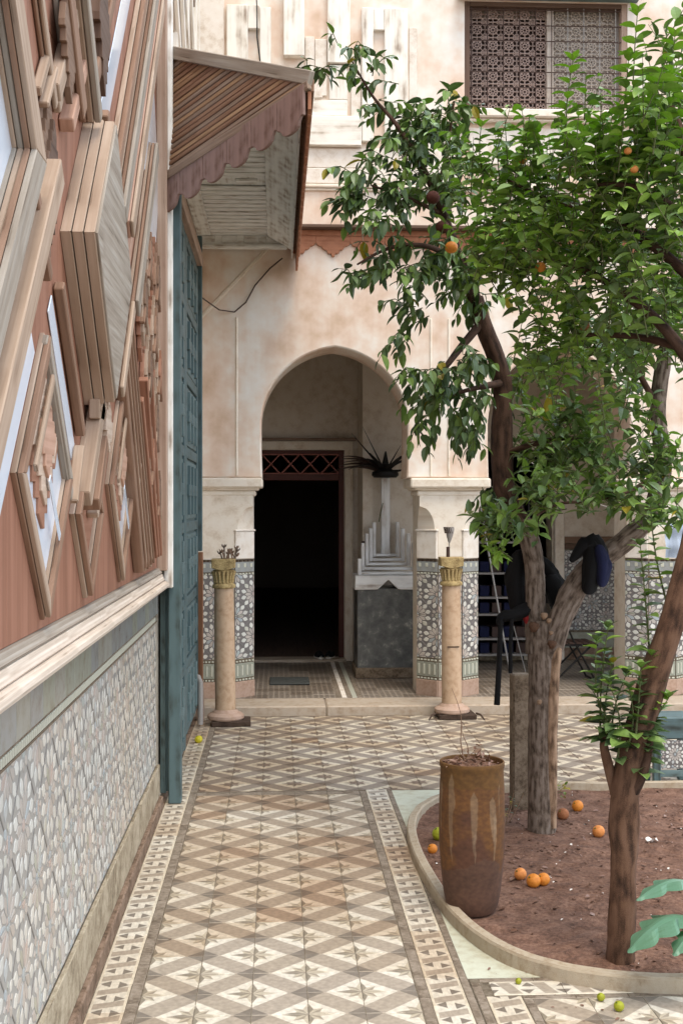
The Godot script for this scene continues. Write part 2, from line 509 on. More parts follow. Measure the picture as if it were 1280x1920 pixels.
# cement tiles: pattern of one 20 cm tile. u towards +x, v towards the viewer.
func tile_tex(style: int, sd: int) -> ImageTexture:
	var S := 192
	var im := Image.create(S, S, false, Image.FORMAT_RGB8)
	var n1 := bytes(S, S, 0.03, 4, sd)
	var n2 := bytes(S, S, 0.3, 2, sd + 5)
	var cream := g(0.88, 0.86, 0.82)
	var grey := g(0.69, 0.65, 0.605)
	var dark := g(0.52, 0.49, 0.46)
	var half := g(0.64, 0.605, 0.555)
	var pale := g(0.77, 0.735, 0.67)
	if style == 1:   # courtyard: dark star inside a pale outline
		cream = g(0.84, 0.81, 0.75); grey = g(0.61, 0.575, 0.545); dark = g(0.50, 0.46, 0.43); half = g(0.47, 0.42, 0.39); pale = g(0.60, 0.55, 0.51)
	for yy in S:
		for xx in S:
			var x := (xx + 0.5) / S
			var y := (yy + 0.5) / S
			var c := cream
			if style <= 1:
				if absf(x - y) < 0.34:
					c = grey
					if x + y < 0.30 or x + y > 1.70: c = dark
				else:
					var dx := (1.0 - x) if x > y else x
					var dy := y if x > y else (1.0 - y)
					var r := sqrt(dx * dx + dy * dy)
					var f := atan2(dy, dx)
					var k := fmod(f + PI / 8.0, PI / 4.0) - PI / 8.0
					var sec := int(floor((f + PI / 8.0) / (PI / 4.0)))
					var along := 0.36 if sec == 1 else (0.46 if style == 0 else 0.40)
					var u := r * cos(k)
					var w := r * sin(k)
					var wid := 0.10 if sec == 1 else 0.085
					var q := u / along
					if q < 1.0 and absf(w) < wid * minf(q * 2.4, (1.0 - q) * 1.7 + 0.02):
						c = half if (w > 0.0) == (x > y) else pale
						if style == 0 and sec != 1 and w * (1.0 if x > y else -1.0) > 0.0: c = g(0.58, 0.55, 0.50)
			elif style == 2:   # border strip: woven bars
				c = cream
				var t := fmod(y * 2.0, 1.0)
				if x < 0.07 or x > 0.93: c = g(0.88, 0.85, 0.79)
				else:
					var sl := t + (x - 0.5) * 0.30
					if sl > 0.30 and sl < 0.68: c = grey
					elif absf(x - 0.5) > 0.12:
						var side := (x - 0.5) / 0.38
						var tt := t if t < 0.35 else t - 1.0
						if side < 0.0 and absf(tt + 0.02) < 0.26 * (1.0 + side) + 0.03: c = dark
						if side > 0.0 and absf(tt - 0.06) < 0.26 * (1.0 - side) + 0.03: c = dark
			elif style == 3:   # gallery floor: small soft mosaic
				var q2 := sin(x * TAU * 2.0) * sin(y * TAU * 2.0)
				c = g(0.56, 0.53, 0.50) if q2 > 0.15 else (g(0.72, 0.69, 0.65) if q2 > -0.3 else g(0.48, 0.45, 0.42))
			var d := 0.93 + (n1[yy * S + xx] - 127) / 1500.0 + (n2[yy * S + xx] - 127) / 2600.0
			im.set_pixel(xx, yy, Color(c.r * d, c.g * d, c.b * d))
	return ImageTexture.create_from_image(im)


func tile_mats(called: String, style: int, tints: Array) -> Array:
	var out := []
	for i in 3:
		var t := tile_tex(style, 300 + style * 20 + i * 3)
		for tn in tints:
			var m := mat("%s_%d_%d" % [called, i, out.size()], tn, 0.42, t)
			out.append(m)
	return out


func tile_mesh(w: float, l: float, h: float, bev := 0.0016) -> ArrayMesh:
	var b := MB.new()
	var x := w * 0.5
	var z := l * 0.5
	var p := [Vector3(-x + bev, 0, -z + bev), Vector3(x - bev, 0, -z + bev), Vector3(x - bev, 0, z - bev), Vector3(-x + bev, 0, z - bev)]
	b.face(p, Vector3.UP, [Vector2(0, 0), Vector2(1, 0), Vector2(1, 1), Vector2(0, 1)])
	var q := [Vector3(-x, -bev, -z), Vector3(x, -bev, -z), Vector3(x, -bev, z), Vector3(-x, -bev, z)]
	var uv := [Vector2(0, 0), Vector2(1, 0), Vector2(1, 1), Vector2(0, 1)]
	for i in 4:
		var j := (i + 1) % 4
		var n: Vector3 = (p[i] + p[j]).normalized()
		b.face([p[i], p[j], q[j], q[i]], (n + Vector3.UP).normalized(), [uv[i], uv[j], uv[j], uv[i]])
		var lo0: Vector3 = q[i] - Vector3(0, h - bev, 0)
		var lo1: Vector3 = q[j] - Vector3(0, h - bev, 0)
		b.face([q[i], q[j], lo1, lo0], n, [uv[i], uv[j], uv[j], uv[i]])
	return b.done()


func _ready() -> void:
	rng.seed = 11
	var cam := Camera3D.new()
	cam.name = "camera"
	cam.position = Vector3(0, 1.78, 0)
	cam.rotation_order = EULER_ORDER_YXZ
	cam.rotation_degrees = Vector3(-0.3103, -2.8863, 0)
	cam.fov = 43.60
	cam.near = 0.05
	cam.far = 400.0
	add_child(cam)
	cam.current = true
	var we := WorldEnvironment.new()
	we.name = "world_environment"
	var env := Environment.new()
	env.background_mode = Environment.BG_SKY
	var sky := Sky.new()
	var sm := ProceduralSkyMaterial.new()
	sm.sky_top_color = Color(0.84, 0.895, 0.97)
	sm.sky_horizon_color = Color(0.92, 0.92, 0.92)
	sm.sky_curve = 0.25
	sm.ground_bottom_color = Color(0.40, 0.36, 0.32)
	sm.ground_horizon_color = Color(0.62, 0.58, 0.54)
	sm.sun_angle_max = 0.0
	sky.sky_material = sm
	env.sky = sky
	env.background_energy_multiplier = 1.0
	env.tonemap_mode = Environment.TONE_MAPPER_LINEAR
	env.tonemap_exposure = 2.8
	env.sdfgi_enabled = true
	env.ssao_enabled = true
	env.ssil_enabled = true
	we.environment = env
	add_child(we)
	var sun := DirectionalLight3D.new()
	sun.name = "overcast_sun"
	sun.light_energy = 0.34
	sun.light_color = Color(1.0, 0.965, 0.915)
	sun.light_angular_distance = 25.0
	sun.shadow_enabled = true
	sun.rotation_degrees = Vector3(-66, 18, 0)
	add_child(sun)
	materials()
	floors()
	side_wall()
	cladding()
	door()
	canopy()
	facade()
	gallery()
	furnishings()
	planter()
	trees()
	small_things()


# ---------- floors ----------
func lay(parent: Node3D, mesh: Mesh, mats: Array, x: float, y: float, d: float, quarter: int, tint_shift := 0.0) -> void:
	@warning_ignore("integer_division")
	var per: int = mats.size() / 3
	var k := rng.randi() % 3
	var w := clampf(noise.get_noise_2d(x * 1.6 + 40.0, d * 1.6) * 0.9 + rng.randf_range(-0.42, 0.42) + tint_shift, -0.999, 0.999)
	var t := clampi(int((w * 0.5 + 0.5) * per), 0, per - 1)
	var o := obj("tile", mesh, mats[k * per + t], parent)
	o.position = v(x, y + rng.randf_range(-0.0010, 0.0010), d)
	o.rotation = Vector3(rng.randf_range(-0.004, 0.004), PI * 0.5 * quarter + rng.randf_range(-0.004, 0.004), rng.randf_range(-0.004, 0.004))


func slab(called: String, label: String, m: Material, x0: float, x1: float, d0: float, d1: float, y0: float, y1: float, bev := 0.0) -> Node3D:
	var b := MB.new()
	b.box(Transform3D.IDENTITY, Vector3(x1 - x0, y1 - y0, d1 - d0), bev)
	var o := obj(called, b.done(), m, self, Transform3D(Basis.IDENTITY, v((x0 + x1) * 0.5, (y0 + y1) * 0.5, (d0 + d1) * 0.5)))
	struct(o, label)
	return o


func strip(parent: Node3D, m: Material, x0: float, x1: float, d0: float, d1: float, y: float) -> void:
	# a run of narrow plain border tiles
	var along := d1 - d0 > x1 - x0
	var l := (d1 - d0) if along else (x1 - x0)
	var n := maxi(1, int(round(l / 0.2)))
	for i in n:
		var a := l * i / n
		var e := l * (i + 1) / n - 0.0016
		if along: piece("border_tile", Vector3(x1 - x0, 0.02, e - a), v((x0 + x1) * 0.5, y - 0.01, d0 + (a + e) * 0.5), m, parent, 0.002)
		else: piece("border_tile", Vector3(e - a, 0.02, d1 - d0), v(x0 + (a + e) * 0.5, y - 0.01, (d0 + d1) * 0.5), m, parent, 0.002)


func floors() -> void:
	slab("ground", "bare ground running out under and beyond the courtyard", M.cement_grey, -60, 60, -60, 60, -0.5, -0.06)
	var tints := [g(0.86, 0.775, 0.695), g(0.91, 0.855, 0.79), g(0.96, 0.93, 0.885), g(0.99, 0.975, 0.945), g(1.0, 0.99, 0.97)]
	var tp := tile_mats("path_tile", 0, tints)
	var tb := tile_mats("border_tile", 2, tints)
	var tc := tile_mats("court_tile", 1, tints)
	var tg := tile_mats("gallery_tile", 3, [g(0.80, 0.76, 0.72), g(0.92, 0.89, 0.86)])
	var dk := mat("tile_dark", g(0.66, 0.625, 0.595), 0.45, M.cement_grey.albedo_texture, 1.5)
	var sq := tile_mesh(0.1984, 0.1984, 0.02)
	var bt := tile_mesh(0.128, 0.265, 0.02)
	var path := slab("path_floor", "walkway of cream and taupe patterned cement tiles with woven borders", M.grout, -0.72, 0.716, 2.0, 7.955, -0.05, -0.0018)
	var off: Vector3 = -path.position
	var holder := path
	for i in 5:
		for k in range(-4, 17):
			var x := -0.49 + 0.2 * i
			var d := 4.465 + 0.2 * k
			var q := 0 if (i - 2 + k + 1) % 2 == 0 else 1
			var tone_shift := -0.55 * exp(-pow((d - 6.35) / 0.45, 2.0)) + clampf((5.6 - d) * 0.25, -0.25, 0.25)  # browner stained band across the path; tiles grow lighter towards the viewer
			lay(holder, sq, tp, x + 0.1, 0.0, d + 0.1, q, tone_shift)
	for k in 17:
		var d := 3.45 + 0.2667 * k + 0.1333
		if d > 7.93: break
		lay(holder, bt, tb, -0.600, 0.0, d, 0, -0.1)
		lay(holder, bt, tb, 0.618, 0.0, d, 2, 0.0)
	strip(holder, dk, -0.534, -0.4935, 3.4, 7.95, 0.0)
	strip(holder, dk, 0.5135, 0.5515, 3.4, 7.95, 0.0)
	strip(holder, dk, 0.685, 0.713, 3.4, 7.95, 0.0)
	strip(holder, M.terracotta_kerb, -0.70, -0.667, 3.4, 7.95, -0.001)
	strip(holder, dk, -0.49, 0.51, 7.868, 7.95, -0.0005)
	for c in holder.get_children():
		if c is MeshInstance3D: c.position += off
	# the second path that turns off to the right at the bottom of the picture
	var right := slab("side_path_floor", "second tiled path turning off to the right in front of the planting bed", M.grout, 0.718, 3.6, 2.0, 4.775, -0.05, -0.0018)
	off = -right.position
	strip(right, dk, 0.72, 0.752, 3.4, 4.735, 0.0)
	strip(right, dk, 0.754, 3.4, 4.738, 4.772, 0.0)
	for k in 10:
		var o := obj("tile", bt, tb[(k % 3) * 5 + 3 + k % 2], right)
		o.position = v(0.754 + 0.066 + 0.2667 * k + 0.1, 0.0, 4.67)
		o.rotation.y = PI * 0.5
	for k in 4:
		lay(right, bt, tb, 0.82, 0.0, 4.465 - 0.2667 * k, 2, 0.3)
	strip(right, dk, 0.887, 3.4, 4.568, 4.60, 0.0)
	strip(right, dk, 0.887, 0.92, 3.4, 4.566, 0.0)
	for i in 12:
		for k in 5:
			lay(right, sq, tp, 1.02 + 0.2 * i, 0.0, 4.465 - 0.2 * k, (i + k) % 2, 0.4)
	for c in right.get_children():
		if c is MeshInstance3D: c.position += off
	slab("cement_apron", "pale worn cement ground around the planting bed", M.cement_pale, 0.714, 4.6, 4.776, 7.955, -0.05, -0.001)
	# courtyard in front of the arcade
	var court := slab("courtyard_floor", "courtyard floor of grey and cream diamond cement tiles before the arcade", M.grout, -0.72, 4.6, 7.957, 10.815, -0.05, -0.0018)
	off = -court.position
	for i in 20:
		for k in 14:
			lay(court, sq, tc, -0.39 + 0.2 * i, 0.0, 8.075 + 0.2 * k, (i + k) % 2, 0.0)
	for k in 11:
		lay(court, bt, tb, -0.600, 0.0, 8.10 + 0.2667 * k, 0, -0.5)
	strip(court, dk, -0.534, -0.4935, 7.97, 10.8, 0.0)
	strip(court, M.terracotta_kerb, -0.70, -0.667, 7.97, 10.8, -0.001)
	for c in court.get_children():
		if c is MeshInstance3D: c.position += off
	# raised gallery floor with its stone step
	var gal := slab("gallery_floor", "raised gallery floor of small mosaic tiles behind the arches", M.grout, -0.72, 4.6, 11.26, 14.0, -0.05, 0.078)
	off = -gal.position
	for i in 21:
		for k in 13:
			lay(gal, sq, tg, -0.58 + 0.2 * i, 0.08, 11.37 + 0.2 * k, rng.randi() % 4, 0.0)
	var bw := [dk, M.plaster_white, dk, M.bar_pale, dk]
	for i in 5:
		strip(gal, bw[i], 0.53 + 0.045 * i, 0.573 + 0.045 * i, 11.28, 13.9, 0.0835)
	for c in gal.get_children():
		if c is MeshInstance3D: c.position += off
	var step := thing("stone_step", "low worn stone step running along the foot of the arcade", "step", "", v(0, 0, 11.03))
	var x := -0.71
	while x < 4.5:
		var l := rng.randf_range(0.85, 1.15)
		piece("step_slab", Vector3(l - 0.003, 0.13, 0.44), Vector3(x + l * 0.5, 0.017, rng.randf_range(-0.004, 0.004)), M.stone_step, step, 0.012)
		x += l


# ---------- mosaic ----------
# one unit of the rosette mosaic, 1 x 1 in the local xy plane, pieces proud of the grout
func mosaic_unit(sd: int, warm := 0.0, half := false, grout := Color(0.34, 0.335, 0.32)) -> ArrayMesh:
	var r := RandomNumberGenerator.new()
	r.seed = sd
	var b := MB.new()
	var T := Transform3D.IDENTITY
	b.col = grout
	var bx := 0.5 if half else 1.0
	b.face([Vector3(0, 0, 0), Vector3(bx, 0, 0), Vector3(bx, 1, 0), Vector3(0, 1, 0)], Vector3(0, 0, 1), [Vector2.ZERO, Vector2.RIGHT, Vector2.ONE, Vector2.DOWN])
	var white := Color(0.63, 0.63, 0.59)
	var taupe := Color(0.46, 0.425, 0.39)
	var acc := [Color(0.40, 0.44, 0.43), Color(0.47, 0.39, 0.35), Color(0.42, 0.42, 0.35), Color(0.37, 0.41, 0.43)]
	var ux := 0.498 if half else 0.996
	var unit := ar([0.004, 0.004, ux, 0.004, ux, 0.996, 0.004, 0.996])
	var list := []
	for c in [Vector2(0, 0), Vector2(1, 0), Vector2(0, 1), Vector2(1, 1), Vector2(0.5, 0.5)]:
		for k in 12:
			var f := TAU * (k + 0.5) / 12.0
			var d := Vector2(cos(f), sin(f))
			var n := Vector2(-d.y, d.x)
			list.append([[c + d * 0.205, c + d * 0.26 + n * 0.047, c + d * 0.305 + n * 0.042, c + d * 0.348, c + d * 0.305 - n * 0.042, c + d * 0.26 - n * 0.047], 0])
			f = TAU * k / 12.0
			d = Vector2(cos(f), sin(f))
			n = Vector2(-d.y, d.x)
			list.append([[c + d * 0.055, c + d * 0.13 + n * 0.03, c + d * 0.19 + n * 0.038, c + d * 0.235, c + d * 0.19 - n * 0.038, c + d * 0.13 - n * 0.03], 1])
		var hub := []
		for k in 10:
			var f := TAU * k / 10.0
			hub.append(c + Vector2(cos(f), sin(f)) * 0.045)
		list.append([hub, 2])
	for c in [Vector2(0.5, 0), Vector2(0, 0.5), Vector2(1, 0.5), Vector2(0.5, 1)]:
		var s8 := []
		for k in 16:
			var f := TAU * (k + 0.5) / 16.0
			s8.append(c + Vector2(cos(f), sin(f)) * (0.062 if k % 2 == 0 else 0.046))
		list.append([s8, 2])
		for k in 4:
			var f := TAU * k / 4.0 + PI / 4.0
			var d := Vector2(cos(f), sin(f))
			var n := Vector2(-d.y, d.x)
			list.append([[c + d * 0.07, c + d * 0.098 + n * 0.032, c + d * 0.135 + n * 0.032, c + d * 0.162, c + d * 0.135 - n * 0.032, c + d * 0.098 - n * 0.032], 0 if k % 2 == 0 else 1])
		for k in 4:
			var f := TAU * k / 4.0
			var d := Vector2(cos(f), sin(f))
			var n := Vector2(-d.y, d.x)
			list.append([[c + d * 0.075, c + d * 0.11 + n * 0.026, c + d * 0.15, c + d * 0.11 - n * 0.026], 1])
	for e in [[0.0, 0.5, 0.5, 0.0], [0.5, 0.0, 1.0, 0.5], [1.0, 0.5, 0.5, 1.0], [0.5, 1.0, 0.0, 0.5]]:
		var a := Vector2(e[0], e[1])
		var d := (Vector2(e[2], e[3]) - a).normalized()
		var n := Vector2(-d.y, d.x) * 0.009
		list.append([[a + d * 0.17 - n, a + d * 0.537 - n, a + d * 0.537 + n, a + d * 0.17 + n], 3])
	for e in list:
		var pg := PackedVector2Array(e[0])
		for cut in Geometry2D.intersect_polygons(pg, unit):
			if cut.size() < 3: continue
			var c2: Color = white
			if e[1] == 1: c2 = taupe if r.randf() < 0.8 else acc[r.randi() % 4]
			if e[1] == 2: c2 = acc[r.randi() % 4]
			if e[1] == 0 and r.randf() < 0.14: c2 = white.lerp(acc[r.randi() % 4], 0.6)
			if e[1] == 3: c2 = Color(0.17, 0.165, 0.16)
			c2 = c2 * r.randf_range(0.90, 1.08)
			c2 = c2.lerp(Color(c2.r * 1.04, c2.g * 0.96, c2.b * 0.88), warm)
			b.col = c2
			b.prism(Transform3D(Basis.IDENTITY, Vector3(0, 0, -0.002)), cut, 0.009, 0.0035, false)
	return b.done()


# frame of a wall: x along e, y up, z out of the wall
func on_wall(at: Vector3, out: Vector3, s := Vector3.ONE) -> Transform3D:
	var ez := out.normalized()
	var ex := Vector3.UP.cross(ez).normalized()
	return Transform3D(Basis(ex * s.x, Vector3.UP * s.y, ez * s.z), at)


func side_wall() -> void:
	var w := thing("side_wall", "left side wall with pale mosaic dado, glazed border and wooden cap rail", "wall", "", v(-0.9, 0, 5.0))
	var inv: Vector3 = -w.position
	var b := MB.new()
	b.box(Transform3D.IDENTITY, Vector3(0.39, 7.3, 13.6), 0.0)
	obj("core", b.done(), M.plaster_cream, w, Transform3D(Basis.IDENTITY, inv + v(-0.91, 3.55, 7.25)))
	var units := [mosaic_unit(1), mosaic_unit(2), mosaic_unit(3, 0.6), mosaic_unit(4, 1.0)]
	var n := 15
	for i in n:
		for k in 2:
			var d := 1.34 + 0.418 * i
			if d > 7.5: continue
			var l := minf(0.4175, 7.60 - d)
			var ix := clampi(int(rng.randf() * 2.0 + (d - 3.0) * 0.45), 0, 3)
			obj("tile", units[ix], M.glaze, w, on_wall(inv + v(-0.7115, 0.246 + 0.4222 * k, d), Vector3.RIGHT, Vector3(l, 0.4215, 0.22)))
	var glz := [M.glaze_band, mat("glaze_band_green", g(0.65, 0.68, 0.65), 0.25, M.glaze_band.albedo_texture, 0.8), mat("glaze_band_blue", g(0.64, 0.67, 0.69), 0.22, M.glaze_band.albedo_texture, 0.8)]
	for i in 31:
		var d := 1.5 + 0.2 * i
		piece("border_tile", Vector3(0.012, 0.152, minf(0.1985, 7.6 - d)), inv + v(-0.7085, 1.213, d + 0.1), glz[rng.randi() % 3], w, 0.002)
	var bars := MB.new()
	for i in 10:
		bars.box(Transform3D(Basis.from_euler(Vector3(0, 0, 0)), Vector3(0.0, 0.0, -0.135 + 0.03 * i)), Vector3(0.012, 0.027, 0.017), 0.002)
	var bm := bars.done()
	for i in 20:
		obj("border_bars", bm, M.bar_pale, w, Transform3D(Basis.IDENTITY, inv + v(-0.709, 1.115, 1.65 + 0.3 * i)))
	piece("backing", Vector3(0.006, 0.052, 6.1), inv + v(-0.712, 1.113, 4.55), M.grout, w, 0.0)
	for yy in [1.095, 1.1335]:
		piece("border_line", Vector3(0.012, 0.006, 6.1), inv + v(-0.7105, yy, 4.55), M.cement_grey, w, 0.001)
	for i in 6:
		piece("skirting", Vector3(0.018, 0.183, 1.018), inv + v(-0.7, 0.153, 2.01 + 1.02 * i), M.skirting, w, 0.003)
		piece("kerb", Vector3(0.05, 0.075, 1.018), inv + v(-0.695, 0.022, 2.01 + 1.02 * i), M.terracotta_kerb, w, 0.006)
	# cap rail in three courses, mitred into the end post
	var prof := [
		[ar([-0.715, 1.287, -0.652, 1.287, -0.638, 1.296, -0.634, 1.309, -0.638, 1.323, -0.652, 1.332, -0.715, 1.332]), M.wood_bleached],
		[ar([-0.715, 1.334, -0.664, 1.334, -0.660, 1.34, -0.668, 1.358, -0.672, 1.374, -0.715, 1.374]), M.wood_bleached],
		[ar([-0.715, 1.376, -0.676, 1.376, -0.672, 1.384, -0.680, 1.396, -0.686, 1.410, -0.715, 1.410]), M.wood_grey]]
	for e in prof:
		for part in [[1.5, 4.9], [4.902, 7.60]]:
			var pb := MB.new()
			var pg: PackedVector2Array = e[0]
			# uv runs along the rail
			for i in pg.size():
				var j := (i + 1) % pg.size()
				var a := pg[i]
				var c := pg[j]
				var nn := Vector3(c.y - a.y, a.x - c.x, 0).normalized()
				pb.face([inv + v(a.x, a.y, part[0]), inv + v(c.x, c.y, part[0]), inv + v(c.x, c.y, part[1]), inv + v(a.x, a.y, part[1])], nn,
					[Vector2(part[0], i * 0.05), Vector2(part[0], i * 0.05 + 0.04), Vector2(part[1], i * 0.05 + 0.04), Vector2(part[1], i * 0.05)])
			var cx := []
			for q in pg: cx.append(inv + v(q.x, q.y, part[0]))
			pb.face(cx, Vector3(0, 0, 1), Array(pg))
			obj("cap_rail", pb.done(), e[1], w)


# ---------- wooden relief on the side wall: u = depth along the wall, w = height, p = how far it stands out ----------
const WX := -0.70

func frame_along(u1: float, v1: float, u2: float, v2: float, p: float) -> Transform3D:
	var ex := Vector3(0, v2 - v1, -(u2 - u1)).normalized()
	var ez := Vector3.RIGHT
	return Transform3D(Basis(ex, ez.cross(ex), ez), v(WX + p, v1, u1))


func board(parent: Node3D, called: String, u1: float, v1: float, u2: float, v2: float, w: float, p0: float, p1: float, m: Material, bev := 0.004) -> void:
	var t := frame_along(u1, v1, u2, v2, p0)
	var l := Vector2(u2 - u1, v2 - v1).length()
	var b := MB.new()
	b.box(Transform3D(Basis.IDENTITY, Vector3(l * 0.5, 0, (p1 - p0) * 0.5)), Vector3(l, w, p1 - p0), bev, Vector2(rng.randf() * 5.0, rng.randf() * 5.0))
	var o := obj(called, b.done(), m, parent)
	o.transform = Transform3D(Basis.IDENTITY, -parent.position) * t


# boards stacked one on another, each a few millimetres back from the one below
func stack(parent: Node3D, u1: float, v1: float, u2: float, v2: float, w: float, p0: float, p1: float, n: int, ms: Array) -> void:
	for i in n:
		var a := p0 + (p1 - p0) * i / n
		var e := p0 + (p1 - p0) * (i + 1) / n - 0.0025
		var s := (0.004 if i % 2 else 0.0) + 0.003 * i
		var j := rng.randf_range(-0.006, 0.006)
		board(parent, "board", u1 + j, v1, u2 + j, v2, w - s, a, e, ms[i % ms.size()])


func side(parent: Node3D, cu: float, cv: float, ho: float, hi: float, k: int, p0: float, p1: float, m: Material) -> void:
	var dirs := [Vector2(-1, 0), Vector2(0, 1), Vector2(1, 0), Vector2(0, -1)]
	var c := Vector2(cu, cv)
	var a: Vector2 = c + dirs[k] * ho
	var e: Vector2 = c + dirs[(k + 1) % 4] * ho
	var ai: Vector2 = c + dirs[k] * hi
	var ei: Vector2 = c + dirs[(k + 1) % 4] * hi
	var t := frame_along(a.x, a.y, e.x, e.y, p0)
	var ex := (e - a).normalized()
	var ey := Vector2(-ex.y, ex.x)
	var pg := PackedVector2Array()
	for q in [a, e, ei, ai]:
		pg.append(Vector2((q - a).dot(ex), (q - a).dot(ey)))
	var b := MB.new()
	b.prism(Transform3D.IDENTITY, pg, p1 - p0, 0.003, false)
	var o := obj("board", b.done(), m, parent)
	o.transform = Transform3D(Basis.IDENTITY, -parent.position) * t


func ring(parent: Node3D, cu: float, cv: float, ho: float, hi: float, p0: float, p1: float, n: int, rise: Array, fall: Array) -> void:
	for i in n:
		var a := p0 + (p1 - p0) * i / n
		var e := p0 + (p1 - p0) * (i + 1) / n - 0.0025
		var s := 0.005 if i % 2 else 0.0
		s += 0.002 * i
		for k in 4:
			var ms: Array = rise if k % 2 == 0 else fall
			side(parent, cu, cv, ho - s, hi + s, k, a, e, ms[(i + k) % ms.size()])


func diamond(parent: Node3D, called: String, cu: float, cv: float, h: float, p0: float, p1: float, m: Material, hv := -1.0) -> void:
	if hv < 0.0: hv = h
	var b := MB.new()
	b.prism(Transform3D.IDENTITY, ar([-h, 0, 0, -hv, h, 0, 0, hv]), p1 - p0, 0.003, false)
	var o := obj(called, b.done(), m, parent)
	o.transform = Transform3D(Basis(Vector3(0, 0, -1), Vector3.UP, Vector3.RIGHT), v(WX + p0, cv, cu) - parent.position)


# a diamond with stepped sides
func stepped(parent: Node3D, cu: float, cv: float, h: float, n: int, p0: float, p1: float, m: Material, sx := 1.0) -> void:
	var s := h / (n + 0.5)
	var q := []
	for quad in 4:
		for i in n:
			var a := (n - i + 0.5) * s
			var c0 := (i - 0.5 if i > 0 else 0.0) * s
			var c1 := (i + 0.5) * s
			match quad:
				0: q.append_array([Vector2(a, c0 + (0.0 if i > 0 else 0.0)), Vector2(a, c1)])
				1: q.append_array([Vector2(-c0, a), Vector2(-c1, a)])
				2: q.append_array([Vector2(-a, -c0), Vector2(-a, -c1)])
				3: q.append_array([Vector2(c0, -a), Vector2(c1, -a)])
	var pg := PackedVector2Array()
	for e in q:
		var t := Vector2(e.x * sx, e.y)
		if pg.is_empty() or pg[pg.size() - 1].distance_to(t) > 0.002: pg.append(t)
	var b := MB.new()
	b.prism(Transform3D.IDENTITY, pg, p1 - p0, 0.002, false)
	var o := obj("stepped_block", b.done(), m, parent)
	o.transform = Transform3D(Basis(Vector3(0, 0, -1), Vector3.UP, Vector3.RIGHT), v(WX + p0, cv, cu) - parent.position)


